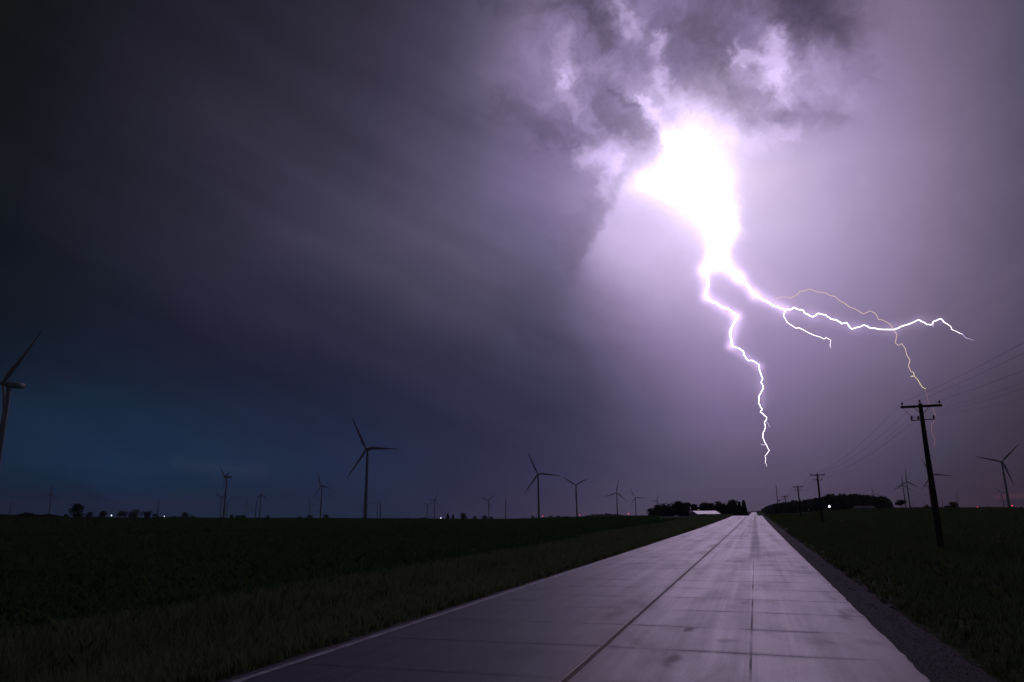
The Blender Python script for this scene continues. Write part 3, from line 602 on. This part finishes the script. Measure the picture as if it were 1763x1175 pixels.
def trunk_mb(g, w_, h_, zb, open_=False):
    mb = MB(); top = zb+h_*.6; mb.tube([(0, 0, -1.5), (0, 0, .3), (.1, 0, zb), (.15, .1, top)], [.030*h_+.06, .024*h_+.05, .018*h_+.04, .03], 8)
    for i in range(6):
        a = i*1.05+g.uniform(0, .6); z0 = zb*.8+h_*.1*g.random(); r = w_*.33; mb.tube([(0, 0, z0), (r*.4*math.cos(a), r*.4*math.sin(a), z0+h_*.16), (r*math.cos(a), r*math.sin(a), z0+h_*.38)], [.010*h_+.03, .007*h_+.02, .02], 6)
    return mb
def tree(px, wpx, top, D, label, group, kind='tree', shape='round', seed=0, n=1500, bare=.16, name=None):
    g = np.random.default_rng(1000+seed); c = hd(px, top); X, Y = c[0]*D, c[1]*D; zg = gz(X, Y); ztop = CZ+te(px, top)*D; w_ = wpx*D/F_PX
    # base at the skyline of the field (or on the ground there)
    zb = min(zg, CZ+te(px, sky_line(px)+1.5)*D) if ztop-zg < 2 else zg
    h = ztop-zb; root = empty(name or ('spruce_tree' if shape == 'spruce' else 'tree'), (X, Y, zb)); tag(root, label, kind, group)
    b0 = h*bare; q = crown_leaves(g, w_, h-b0, n, shape, leaf=max(.28, .055*h), zb=b0)
    obj('crown', fast_mesh('crown', q, 4, M_spruce if shape == 'spruce' else M_leaf), root)
    obj('trunk', trunk_mb(g, w_, h-b0, b0).me('trunk', M_bark, True), root)
G1 = 'scattered trees along the left horizon'; G2 = 'dark farm trees round the white barn'; G3 = 'trees along the right horizon'
TL = [
 (136, 20, 868, 560, 'round topped lone tree, tallest on the left horizon', G1), (154, 16, 882, 620, 'low bush right beside the tallest left horizon tree', G1),
 (113, 14, 886, 620, 'very low bush just left of the tallest left horizon tree', G1),
 (178, 14, 880, 900, 'small tree just left of the bright white yard light', G1), (212, 22, 880, 900, 'broad low tree just right of the bright white yard light', G1), (232, 24, 878, 920, 'highest broad tree in the low clump right of the white yard light', G1),
 (254, 18, 880, 930, 'right hand tree of the low clump right of the white yard light', G1), (268, 14, 885, 940, 'lowest tree at the right end of the low clump', G1), (318, 16, 882, 1000, 'small tree right of the small white yard light', G1),
 (332, 10, 887, 1000, 'tiny bush right of the small tree past the two yard lights', G1),
 (399, 7, 887, 900, 'narrow bush just right of the side on turbine tower', G1), (409, 8, 887, 900, 'middle bush of three right of the side on turbine', G1), (418, 9, 886, 900, 'right hand bush of three right of the side on turbine', G1),
 (462, 7, 887.5, 1000, 'lone tiny bush between the side on turbine and its right neighbour', G1),
 (516, 14, 889.5, 1100, 'low bush well left of the turbine with a blade straight up', G1), (534, 16, 886, 1100, 'small tree just left of the turbine with a blade straight up', G1), (561, 13, 886, 1050, 'small tree just right of the turbine with a blade straight up', G1),
 (731, 12, 891, 1200, 'low bush left of the white yard light and two spruces', G1),
 (798, 20, 883, 950, 'broad tree between the two spruces and the dim yard light', G1), (818, 14, 889, 980, 'low tree just right of the broad tree left of centre', G1), (834, 12, 888, 980, 'small tree left of the thin bare pole left of centre', G1), (846, 10, 890, 980, 'lowest bush just left of the thin bare pole left of centre', G1),
 (917, 8, 888.5, 1100, 'small bush at the foot of the middle turbine tower', G1), (947, 14, 888, 1500, 'low faint tree right of the red light by the middle turbine', G1), (962, 13, 888, 1500, 'low faint tree left of the V shaped turbine tower', G1),
]
for i, q in enumerate(TL): tree(q[0], q[1], q[2], q[3], q[4], q[5], seed=i, n=900, bare=.06)
tree(771, 9, 884, 950, 'pointed spruce just right of the white yard light left of centre', G1, 'tree', 'spruce', 60, 900, .05)
tree(780, 8, 885.5, 960, 'second smaller pointed spruce right of the white yard light left of centre', G1, 'tree', 'spruce', 61, 900, .05)
TM = [(1121, 20, 876, 640, 'low outermost tree at the left end of the barn trees'), (1133, 24, 870, 640, 'broad tree in the left group of the barn trees, second from left'), (1150, 30, 866, 650, 'wide dark tree in the middle of the left barn tree group'),
      (1168, 28, 864, 650, 'tallest tree of the left barn tree group'), (1180, 20, 866, 655, 'right hand tree of the left barn tree group, before the gap'),
      (1197, 18, 868, 680, 'left tree directly behind the white barn roof'), (1212, 20, 866, 680, 'middle tree directly behind the white barn roof'), (1225, 18, 867, 680, 'right tree directly behind the white barn roof'),
      (1242, 24, 863, 640, 'large round tree just right of the white barn'), (1256, 26, 862, 640, 'tallest round tree of the group between barn and road'), (1266, 16, 869, 640, 'smaller round tree beside the two pointed spruces')]
for i, q in enumerate(TM): tree(q[0], q[1], q[2], q[3], q[4], G2, seed=100+i, n=2200, bare=.02)
tree(1273, 9, 865.5, 600, 'left and slimmer of two pointed spruces left of the road end', G2, 'tree', 'spruce', 130, 1500, .02)
tree(1280, 16, 863, 600, 'right and broader of two pointed spruces left of the road end', G2, 'tree', 'spruce', 131, 2200, .02)
tree(1551, 20, 861.5, 560, 'lone open crowned tree with bare trunk right of the wood', G3, seed=140, n=1300, bare=.42)
tree(1596, 12, 869.5, 800, 'small bush left of the foot of the big utility pole', G3, seed=141, n=700, bare=.05)
tree(1641, 24, 865, 520, 'broad low tree right of the big utility pole', G3, seed=142, n=1500, bare=.05); tree(1628, 12, 872, 520, 'low bush touching the broad tree right of the big utility pole', G3, seed=143, n=700, bare=.02)
# the wood on the right: one mass
g = np.random.default_rng(77)
WX = [1296, 1312, 1325, 1340, 1360, 1380, 1400, 1415, 1428, 1440, 1450, 1458, 1465, 1480, 1492, 1510, 1525, 1533, 1537]
WY = [883, 877, 869, 866, 862.5, 861.5, 857.5, 856.5, 850.5, 853.5, 850.5, 854, 850.5, 850.5, 853, 853.5, 856.5, 863, 871]
parts = []; core = MB()
def ico(c, rx_, rz_, g):
    n1_, n2_ = 8, 5; V = []; Fq = []
    for i in range(n2_+1):
        for k in range(n1_):
            a = 2*math.pi*k/n1_; e = -math.pi/2+math.pi*i/n2_; V.append((c[0]+rx_*math.cos(e)*math.cos(a)*g.uniform(.85, 1.1), c[1]+rx_*math.cos(e)*math.sin(a), c[2]+rz_*math.sin(e)))
    for i in range(n2_):
        for k in range(n1_): Fq.append((i*n1_+k, i*n1_+(k+1) % n1_, (i+1)*n1_+(k+1) % n1_, (i+1)*n1_+k))
    return V, Fq
for px in np.concatenate([np.arange(1303, 1536, 3.6), np.arange(1318, 1530, 6)]):
    px = px+g.uniform(-1.5, 1.5); top = float(np.interp(px, WX, WY))+g.uniform(-.3, 2.2); S = sky_line(px); D = min(1500, max(500, 13.0*F_PX/max(S-np.interp(px, WX, WY), 4)))*g.uniform(.97, 1.1)
    c = hd(px, top); X, Y = c[0]*D, c[1]*D; ztop = CZ+te(px, top)*D; zb = CZ+te(px, S+2)*D; h = ztop-zb; w_ = g.uniform(.6, .95)*h
    q = crown_leaves(g, w_, h, 650, 'round', leaf=.06*h, zb=0.0)+np.array([X, Y, zb]); parts.append(q); core.add(*ico((X, Y, zb+h*.40), w_*.40, h*.44, g))
wood = obj('woodland', fast_mesh('woodland', np.concatenate(parts), 4, M_leaf)); tag(wood, 'dark dense wood right of the road, highest behind the yard lamp', 'wood', kind='stuff')
o = obj('woodland_light_block', core.me('woodland_light_block', M_leaf, True), wood)  # solid cores added inside the crowns to block light
# far low woods, one mass each
def far_wood(pts, D, label, seed):
    g = np.random.default_rng(seed); parts = []; xs = [p_[0] for p_ in pts]; ys_ = [p_[1] for p_ in pts]
    for px in np.arange(xs[0], xs[-1], 3.0):
        top = float(np.interp(px, xs, ys_))+g.uniform(-.4, .8); S = sky_line(px)+1.5; h = (te(px, top)-te(px, S))*D
        if h < 1: h = 1
        c = hd(px, top); zb = CZ+te(px, S)*D; parts.append(crown_leaves(g, max(5.5*D/F_PX, h*.8), h, 260, 'round', leaf=.08*max(h, 6), zb=0)+np.array([c[0]*D, c[1]*D, zb]))
    tag(obj('distant_wood', fast_mesh('distant_wood', np.concatenate(parts), 4, M_leaf)), label, 'wood', kind='stuff')
far_wood([(-60, 890), (-20, 886), (30, 887), (45, 882), (65, 887), (90, 886), (105, 889.5)], 700, 'dark low hedge line at the far left horizon', 1)
far_wood([(935, 891), (950, 889.5), (975, 889), (985, 890.5)], 2600, 'faint low wood on the horizon left of the V shaped turbine', 2)
far_wood([(1000, 890), (1020, 885.5), (1045, 884), (1065, 885), (1085, 889)], 2300, 'faint grey wood on the horizon behind the one blade up turbine', 3)
far_wood([(640, 893), (670, 891.5), (700, 892), (730, 892), (760, 893)], 2200, 'thin dark tree line right of the tallest turbine', 4)
far_wood([(450, 893), (490, 892), (520, 891), (600, 892.5), (640, 893)], 2300, 'thin dark tree line left of the tallest turbine', 5)
far_wood([(265, 890), (300, 888.5), (350, 891), (365, 893)], 1800, 'low hedge behind the small white yard light at left', 6)
far_wood([(1268, 881), (1290, 881), (1300, 880), (1312, 880)], 1700, 'dark low trees behind the far end of the road', 7)
far_wood([(1560, 874), (1600, 873), (1660, 873.5), (1700, 873.5), (1763, 873.5), (1790, 873)], 1600, 'thin dark tree line along the right horizon', 8)

# ------------------------------------------------------------------ white roofed barn, farmhouse
Db = 600; pa = at(1201, 885.3, Db); ridge_z = at(1194, 880, Db+5)[2]; eave_z = pa[2]
vd = np.array([pa[0], pa[1]])/Db; rt = np.array([vd[1], -vd[0]])       # away from camera, image right
phi = math.radians(19); rdir = rt*math.cos(phi)+vd*math.sin(phi)      # the ridge runs right and a little away; the slope climbs away to the left
sdir = np.array([-rdir[1], rdir[0]]); 
if sdir@vd < 0: sdir = -sdir
L = (36*Db/F_PX)/math.cos(phi); hs = abs((7*Db/F_PX)/(sdir@rt)) if abs(sdir@rt) > .1 else 6
a = pa[:2]; P2 = lambda u, v, z: (a[0]+rdir[0]*u+sdir[0]*v, a[1]+rdir[1]*u+sdir[1]*v, z)
gb = gz(a[0], a[1]); bz = min(gb, eave_z-2.4)-.3
barn = empty('barn', (a[0], a[1], bz)); tag(barn, 'long low barn with a bright white metal roof left of the road', 'barn')
off = np.array([a[0], a[1], bz]); sub = lambda vs: [np.array(q)-off for q in vs]
vs = [P2(0, 0, bz), P2(L, 0, bz), P2(L, 2*hs, bz), P2(0, 2*hs, bz), P2(0, 0, eave_z-.08), P2(L, 0, eave_z-.08), P2(L, 2*hs, eave_z-.08), P2(0, 2*hs, eave_z-.08), P2(0, hs, ridge_z-.1), P2(L, hs, ridge_z-.1)]
obj('wall', mesh('wall', sub(vs), [(0, 1, 5, 4), (1, 2, 6, 9, 5), (2, 3, 7, 6), (3, 0, 4, 8, 7)], M_wall), barn)
e = .3; dzs = (ridge_z-eave_z)/hs*e
vt = [P2(-e, -e, eave_z-dzs), P2(L+e, -e, eave_z-dzs), P2(L+e, hs, ridge_z), P2(-e, hs, ridge_z), P2(-e, 2*hs+e, eave_z-dzs), P2(L+e, 2*hs+e, eave_z-dzs)]
vb = [(q[0], q[1], q[2]-.07) for q in vt]
obj('roof', mesh('roof', sub(vt+vb), [(0, 1, 2, 3), (3, 2, 5, 4), (6, 9, 8, 7), (9, 10, 11, 8), (0, 6, 7, 1), (4, 5, 11, 10), (0, 3, 9, 6), (3, 4, 10, 9), (1, 7, 8, 2), (2, 8, 11, 5)], M_roof), barn)
for u in (3, 9.5, 16):
    vs = [P2(u, -.03, bz), P2(u+1.4, -.03, bz), P2(u+1.4, -.03, bz+2.3), P2(u, -.03, bz+2.3), P2(u, .02, bz), P2(u+1.4, .02, bz), P2(u+1.4, .02, bz+2.3), P2(u, .02, bz+2.3)]
    obj('door', mesh('door', sub(vs), [(0, 1, 2, 3), (0, 4, 5, 1), (1, 5, 6, 2), (2, 6, 7, 3), (3, 7, 4, 0)], M_dark), barn)
def house(px, D, wpx, eave_y, ridge_y, label, wm, rm, name='farmhouse', cat='house', dep=8, yaw=.3):
    p_ = at(px, eave_y, D); rz_ = at(px, ridge_y, D)[2]; w_ = wpx*D/F_PX; base = min(gz(p_[0], p_[1]), p_[2]-2.6); root = empty(name, (p_[0], p_[1], base), -math.atan2(p_[0], p_[1])+yaw); tag(root, label, cat)
    hh = p_[2]-base; rr_ = rz_-base; x = w_/2; d = dep/2
    obj('wall', mesh('wall', [(-x, -d, -.5), (x, -d, -.5), (x, d, -.5), (-x, d, -.5), (-x, -d, hh), (x, -d, hh), (x, d, hh), (-x, d, hh), (-x, 0, rr_-.1), (x, 0, rr_-.1)], [(0, 1, 5, 4), (1, 2, 6, 9, 5), (2, 3, 7, 6), (3, 0, 4, 8, 7)], wm), root)
    o_ = .4; obj('roof', mesh('roof', [(-x-o_, -d-o_, hh-.1), (x+o_, -d-o_, hh-.1), (x+o_, 0, rr_+.1), (-x-o_, 0, rr_+.1), (-x-o_, d+o_, hh-.1), (x+o_, d+o_, hh-.1), (-x-o_, -d-o_, hh-.25), (x+o_, -d-o_, hh-.25), (x+o_, d+o_, hh-.25), (-x-o_, d+o_, hh-.25)], [(0, 1, 2, 3), (3, 2, 5, 4), (0, 6, 7, 1), (4, 5, 8, 9)], rm), root)
    for k in (-.6, 0, .6):
        mb = MB(); mb.box((k*x, -d-.02, hh*.5), (1.0, .06, 1.2)); obj('window', mb.me('window', M_dark), root)
    mb = MB(); mb.box((x*.3, 0, rr_+.5), (.8, .8, 1.4)); obj('chimney', mb.me('chimney', M_hroof), root)
house(1487, 470, 26, 875, 871.5, 'low grey farmhouse almost lost against the dark right wood', simple('grey_siding', (.16, .15, .15), .8, .2, 1), M_hroof)
# pale curved silo bags / parked trailer roof glints left of the barn
def dome(px, py, D, wpx, label):
    p_ = at(px, py, D); w_ = wpx*D/F_PX; base = p_[2]-1.6; root = empty('plastic_hoop_shelter', (p_[0], p_[1], base), -math.atan2(p_[0], p_[1])+.5); tag(root, label, 'shelter')
    V = []; n = 12
    for yy in (0, 5):
        for k in range(n+1): a_ = math.pi*k/n; V.append((-w_/2*math.cos(a_), yy, -.6+2.3*math.sin(a_)))
    obj('cover', mesh('cover', V, [(k, k+1, n+2+k, n+1+k) for k in range(n)]+[tuple(range(n+1))[::-1], tuple(range(n+1, 2*n+2))], M_roof, True), root)
    mb = MB(); mb.box((0, -.04, .2), (w_*.4, .06, 1.4)); obj('door', mb.me('door', M_dark), root)
dome(1167.5, 888.2, 590, 6, 'small pale arched shelter under the left barn trees')

# ------------------------------------------------------------------ utility poles and their wires
def upole(x, y, zb, ztop, arm_z, armw, label, dia=(.175, .105), lower=True, arm=True, group='wooden utility poles beside the road'):
    root = empty('utility_pole', (x, y, zb)); tag(root, label, 'utility pole', group); h = ztop-zb
    g = random.Random(int(y)); mb = MB(); mb.tube([(0, 0, -1), (0, 0, 0), (.01, 0, h*.33), (-.01, 0, h*.66), (0, 0, h)], [dia[0]*1.05, dia[0], dia[0]*.85+dia[1]*.15, dia[0]*.4+dia[1]*.6, dia[1]], 14)
    obj('pole', mb.me('pole', M_wood, True), root)
    if not arm: return root, []
    az_ = arm_z-zb; att = []
    mb = MB(); mb.box((0, -dia[1]-.05, az_), (armw, .10, .13)); ca_ = obj('crossarm', mb.me('crossarm', M_wood), root)
    mb = MB()
    for s in (-1, 1): mb.tube([(s*.42, -dia[1]-.11, az_-.02), (0, -dia[1]-.03, az_-.48)], .018, 6)
    obj('brace', mb.me('brace', M_steel), root)
    for s in (-1, 0, 1):
        bx_ = s*(armw/2-.10); z0 = az_+.065 if s else h; yy = -dia[1]-.05 if s else 0
        mb = MB(); mb.tube([(bx_, yy, z0-.02), (bx_, yy, z0+.07), (bx_, yy, z0+.075), (bx_, yy, z0+.13), (bx_, yy, z0+.15), (bx_, yy, z0+.20)], [.015, .015, .055, .06, .035, .045], 10)
        obj('insulator', mb.me('insulator', M_insul), root); att.append((x+bx_, y+yy, zb+z0+.19))
    if lower:
        lz = az_-.78
        mb = MB(); mb.box((-.30, -.14, lz), (.62, .05, .05)); mb.box((.30, -.14, lz+.01), (.62, .05, .05)); obj('lower_bracket', mb.me('lower_bracket', M_steel), root)
        for bx_ in (-.56, -.22, .56):
            mb = MB(); mb.tube([(bx_, -.14, lz+.02), (bx_, -.14, lz+.08), (bx_, -.14, lz+.20), (bx_, -.14, lz+.24)], [.02, .05, .055, .03], 8); obj('insulator', mb.me('insulator', M_insul), root); att.append((x+bx_, y-.14, zb+lz+.22))
        mb = MB(); P = [(-armw/2+.1, -dia[1]-.12, az_-.06)]
        for k in range(1, 8): u = k/8; P.append((-armw/2+.1+u*(armw/2-.25), -dia[1]-.14, az_-.06-.62*math.sin(u*1.9)))
        mb.tube(P, .010, 5); obj('jumper_wire', mb.me('jumper_wire', M_wire), root)
    return root, att
PX_ = 9.5
def pole_from(px, top, base, X, armtop, armw, label, **kw):
    dx_, dy_ = hd(px, top); t_ = X/dx_; y = dy_*t_; return upole(X, y, CZ+te(px, base)*t_ if kw.pop('hid', False) else gz(X, y), CZ+te(px, top)*t_, CZ+te(px, armtop)*t_, armw, label, **kw)
poles = []
poles.append(pole_from(1584, 695, 938, PX_, 700.5, 2.1, 'big leaning looking wooden utility pole in the right foreground'))
poles.append(pole_from(1407, 816.5, 895, PX_, 818.3, 2.1, 'second nearest wooden utility pole, left of the yard lamp', dia=(.17, .12)))
poles.append(pole_from(1373.5, 837, 880, PX_, 838.8, 2.1, 'third wooden utility pole, smaller, against the left slope of the wood', dia=(.17, .12)))
poles.append(pole_from(1351.5, 854, 885, PX_, 855.5, 2.1, 'small far utility pole with its crossarm just above the wood', dia=(.17, .12)))
poles.append(pole_from(1341.5, 860, 885, PX_, 861.5, 2.0, 'smallest far utility pole low against the wood by the road', dia=(.17, .12), lower=False))
dx_, dy_ = hd(1336, 836); t_ = 16.0/dx_; upole(16.0, dy_*t_, gz(16.0, dy_*t_), CZ+te(1336, 836)*t_, 0, 0, 'tall bare post without crossarm above the left end of the wood', dia=(.30, .20), arm=False, group='tall bare posts')
# attachment points of the pole behind the camera (out of frame)
b0 = poles[0][0].location; hb = poles[0][1]; prev_y = -28.0
back_att = []
for (x_, y_, z_) in hb: back_att.append((x_, prev_y, z_-.25))
back_att[0] = (back_att[0][0], prev_y, hb[0][2]-.2)
names = ['left outer', 'top centre', 'right outer', 'lower left', 'lower inner', 'lower right']
SAG = [1.05, 1.0, 1.15, 1.35, 1.5, 1.75]
def span(a_, b_, sag, n=18):
    a_, b_ = np.array(a_), np.array(b_); return [a_+(b_-a_)*u-np.array([0, 0, 4*sag*u*(1-u)]) for u in np.linspace(0, 1, n)]
for i in range(6):
    P = span(back_att[i], hb[i], SAG[i])[:-1]
    for k in range(len(poles)-1):
        A_, B_ = poles[k][1], poles[k+1][1]
        if i < len(A_) and i < len(B_): P += span(A_[i], B_[i], .9)[:-1]
    if i < len(poles[-1][1]): P.append(np.array(poles[-1][1][i]))
    mb = MB(); mb.tube(P, [(1.0 if i < 3 else .6)*max(.0045, .00009*abs(p_[1])) for p_ in P], 5); tag(obj('overhead_wire', mb.me('overhead_wire', M_wire)), 'thin overhead wire on the %s insulators of the roadside poles' % names[i], 'wire', 'overhead wires between the roadside poles')
# plain thin posts far out in the left field and on the right
for px, top, lb in [(441.5, 863.5, 'thin dark bare post between the side on turbine and its right neighbour'), (655.5, 864, 'thin dark bare post just right of the tallest turbine'), (870.5, 861, 'thin dark bare post left of the middle turbine'),
                    (273, 863, 'thin faint bare post above the low clump on the left'), (19.5, 866, 'faint bare post near the left edge above the hedge'), (1621, 857, 'thin bare post just right of the big utility pole')]:
    S = sky_line(px)+1; D = 13.0/(te(px, top)-te(px, S)); c = hd(px, top); zb = CZ+te(px, S)*D
    root = empty('bare_post', (c[0]*D, c[1]*D, zb)); tag(root, lb, 'post', 'thin bare posts on the horizon'); mb = MB(); mb.tube([(0, 0, -1.5), (0, 0, 7), (0, 0, 13)], [.30, .24, .17], 8); obj('shaft', mb.me('shaft', M_wood, True), root)
    mb = MB(); mb.tube([(0, 0, 12.9), (0, 0, 13.2), (0, 0, 13.35)], [.2, .22, .1], 8); obj('cap', mb.me('cap', M_steel), root)

# ------------------------------------------------------------------ lightning, about 8 km off, beyond the haze
DB = 8200.0
M_bolt = emit('lightning_white', (.95, .88, 1.0), 2.6); M_boltd = emit('lightning_violet', (.72, .60, 1.0), 1.3); M_fil = emit('filament_orange', (1.0, .74, .58), .80); M_fil2 = emit('filament_yellow', (1.0, .84, .52), .95); M_filp = emit('filament_pink', (.62, .34, .42), .42)
for m_ in (M_bolt, M_boltd, M_fil, M_fil2, M_filp, M_red, M_lampw, M_orange): m_.cycles.emission_sampling = 'NONE'
def channel(pts, m_, name, parent, jit=0.6, dd=0.0, seed=1):
    g = random.Random(seed); P = []; R = []
    for i in range(len(pts)-1):
        (x0, y0, w0), (x1, y1, w1) = pts[i], pts[i+1]; n = 3
        for k in range(n):
            u = k/n; j = jit if k else 0; P.append(at(x0+(x1-x0)*u+g.uniform(-j, j), y0+(y1-y0)*u+g.uniform(-j, j), DB+dd)); R.append(max(.3, (w0+(w1-w0)*u)*.54-.08)/2*g.uniform(.88, 1.1)*DB/F_PX)
    x, y, w_ = pts[-1]; P.append(at(x, y, DB+dd)); R.append(max(.25, w_*.6-.1)/2*DB/F_PX)
    P = [p_-np.array(parent.location) for p_ in P]
    mb = MB(); mb.tube(P, R, 8); return obj(name, mb.me(name, m_, True), parent)
def bolt(px, py, name, label, group=None):
    p_ = at(px, py, DB); o_ = empty(name, tuple(p_)); tag(o_, label, 'lightning', group); return o_
GB = 'lightning strokes below the storm cloud'
b1 = bolt(1320, 803, 'lightning_bolt', 'thick white lightning bolt zigzagging straight down toward the end of the road', GB)
channel([(1234, 436, 20), (1222, 452, 14), (1212.7, 463, 12), (1218.5, 478, 9), (1219.5, 490, 8), (1214.5, 508, 7.5), (1219, 516, 7.5), (1234.4, 522.6, 7), (1243.5, 529.8, 7), (1252.6, 530.7, 6), (1261.7, 538.9, 6), (1270.2, 544.3, 5.5), (1263.5, 557, 5.5), (1257, 571.6, 6.5), (1258.6, 582.5, 6.5), (1261.7, 597, 5), (1273, 600.4, 4.2), (1279.7, 605.5, 4.2), (1280.3, 611, 4), (1287.4, 620.4, 3.6), (1295.6, 621.3, 3.6), (1306.8, 628, 3.6), (1308.3, 640.3, 3.6), (1313, 651.5, 3.4), (1310.3, 658.7, 3.2), (1314.4, 668.9, 3.2), (1307.8, 680, 3.2), (1305.8, 694.4, 3.2), (1312.3, 704.6, 3), (1308.9, 709.7, 3), (1320, 718.9, 2.8), (1316, 729, 2.6), (1318, 737.3, 2.5), (1314.6, 743.4, 2.4), (1313.4, 753.6, 2.3), (1318.7, 764.9, 2.1), (1324.6, 776, 1.8), (1317, 785.3, 1.5), (1317.7, 794.5, 1.3), (1320, 803.7, .5)], M_bolt, 'main_channel', b1, .9)
channel([(1318.7, 725.5, 1.3), (1322, 729, 1.2), (1325.2, 736.3, .7)], M_boltd, 'branch', b1, .2, seed=2)
channel([(1318.7, 765.9, 1.8), (1314, 766.3, 1.5), (1311, 764.9, 1.3), (1310.5, 767, .7)], M_boltd, 'branch', b1, .2, seed=3)
b2 = bolt(1676, 586, 'lightning_bolt', 'thick white lightning bolt running sideways to the right', GB)
channel([(1238, 438, 22), (1252, 456, 17), (1265.3, 471, 12), (1276.2, 480.8, 10), (1287, 491.7, 8.5), (1296.2, 505.3, 8), (1307, 512.6, 7.5), (1319.7, 519, 7), (1328.8, 525.3, 6), (1338, 528, 5.5), (1349.7, 533.8, 4.6), (1361.5, 533.4, 4.2), (1367, 529.8, 4), (1375, 533.4, 4), (1382.4, 534.4, 4), (1387, 540.3, 4), (1398.7, 545.8, 4), (1408.7, 539.8, 4), (1421.4, 542.2, 4), (1429.5, 548.9, 4), (1439.5, 550.7, 4), (1448.6, 557.6, 3.8), (1457.7, 555.8, 3.8), (1466.8, 567, 3.8), (1487.6, 559.8, 3.6), (1495.4, 563.9, 3.6), (1511.3, 567, 3.6), (1537.7, 567.9, 3.6), (1550.9, 562.6, 3.4), (1569.4, 556.5, 3.4), (1582.5, 551.2, 3.2), (1595.8, 559, 3), (1605, 559, 3), (1606.8, 553.9, 3), (1619.5, 549, 2.8), (1627.4, 556.5, 2.4), (1635.4, 561.3, 2.1), (1640.6, 568.4, 1.7), (1656.5, 575.5, 1.4)], M_bolt, 'main_channel', b2, .8, seed=4)
channel([(1656.5, 575.5, 1.3), (1663, 582.4, 1.1), (1676, 586, .4)], M_boltd, 'branch', b2, .2, seed=14)
channel([(1351.5, 534.5, 3), (1349, 544.3, 2.6), (1355, 555, 2.5), (1369.7, 565.2, 2.4), (1376, 564.7, 2.3), (1385, 569.4, 2.2), (1397.8, 576, 2.1), (1411.4, 580.3, 1.9), (1418.6, 584.3, 1.7), (1422.3, 581.5, 1.6), (1430.5, 586.4, 1.3), (1429, 595, 1.1), (1430.5, 599.7, .6)], M_bolt, 'branch', b2, .35, seed=5)
channel([(1606.5, 556, 2), (1606.5, 564, .6)], M_boltd, 'branch', b2, .1, seed=6)
b3 = bolt(1607, 770, 'lightning_filament', 'thin orange lightning filament arching right and falling behind the big utility pole', GB)
channel([(1292.5, 509.9, 1.5), (1294.7, 519, 1.6), (1304.3, 515, 1.6), (1308.9, 519.3, 1.6), (1319.7, 523, 1.6), (1328.8, 522.6, 1.7), (1335.2, 515, 1.7), (1348.8, 511.3, 1.7), (1360.6, 513.8, 1.7), (1374, 507, 1.8), (1376.4, 501.7, 1.8), (1383.3, 501.7, 1.8), (1394, 498, 1.8), (1406.9, 503, 1.8), (1421.4, 504.4, 1.8), (1428.6, 509, 1.8), (1437.7, 510.8, 1.8), (1446.8, 519.3, 1.9), (1454, 522.2, 1.9), (1461.3, 528.4, 1.9), (1474, 533, 1.9), (1486.7, 541, 1.9), (1498, 535.4, 1.8), (1507.3, 540, 1.8), (1512.6, 550.7, 1.8), (1519.2, 551.2, 1.8), (1532.4, 558.4, 1.8), (1538.2, 566.5, 1.8), (1544.3, 577.6, 1.8), (1541.6, 590.8, 1.8), (1546.9, 595.3, 1.8), (1552.2, 591.6, 1.8), (1558.8, 600.8, 1.8), (1561.4, 611.9, 1.8), (1566.7, 619.8, 1.8), (1564, 631.7, 1.8), (1568, 639.6, 1.8), (1572.8, 641.5, 1.8)], M_fil, 'main_channel', b3, .3, dd=-60, seed=7)
channel([(1572.8, 641.5, 1.8), (1573.8, 647.5, 1.9), (1580, 654, 1.8), (1587.8, 666.8, 1.7), (1593.6, 670, 1.5)], M_fil2, 'lower_channel', b3, .3, dd=-60, seed=8)
channel([(1568, 648.3, 2.2), (1573, 648, 2)], M_fil2, 'branch', b3, .1, dd=-60, seed=9)
channel([(1593.6, 670, 1.2), (1594, 675, 1.1), (1597, 685.8, 1.2), (1597.9, 694.3, 1.2), (1605, 701.6, 1.3), (1609.7, 713.5, 1.3), (1609, 722.7, 1.3), (1603.7, 733.3, 1.2), (1604.2, 746.5, 1.2), (1610.3, 757, 1.1), (1607.6, 770.2, .6)], M_filp, 'faint_tail', b3, .3, dd=-60, seed=10)

# ------------------------------------------------------------------ haze: damp air over the plain
if HAZE > 0:
    mb = MB(); v = 6300
    mb.add([(-v, -v, -95), (v, -v, -95), (v, v, -95), (-v, v, -95), (-v, -v, 150), (v, -v, 150), (v, v, 150), (-v, v, 150)], [(0, 3, 2, 1), (4, 5, 6, 7), (0, 1, 5, 4), (1, 2, 6, 5), (2, 3, 7, 6), (3, 0, 4, 7)])
    m = bpy.data.materials.new('haze_air'); m.use_nodes = True; nt = m.node_tree; nt.nodes.clear(); o_ = nt.nodes.new('ShaderNodeOutputMaterial'); vv = nt.nodes.new('ShaderNodeVolumePrincipled')
    vv.inputs['Color'].default_value = (.70, .82, 1.0, 1); vv.inputs['Density'].default_value = HAZE; nt.links.new(vv.outputs[0], o_.inputs['Volume'])
    tag(obj('haze', mb.me('haze', m)), 'thin damp air over the plain', 'haze', kind='stuff')
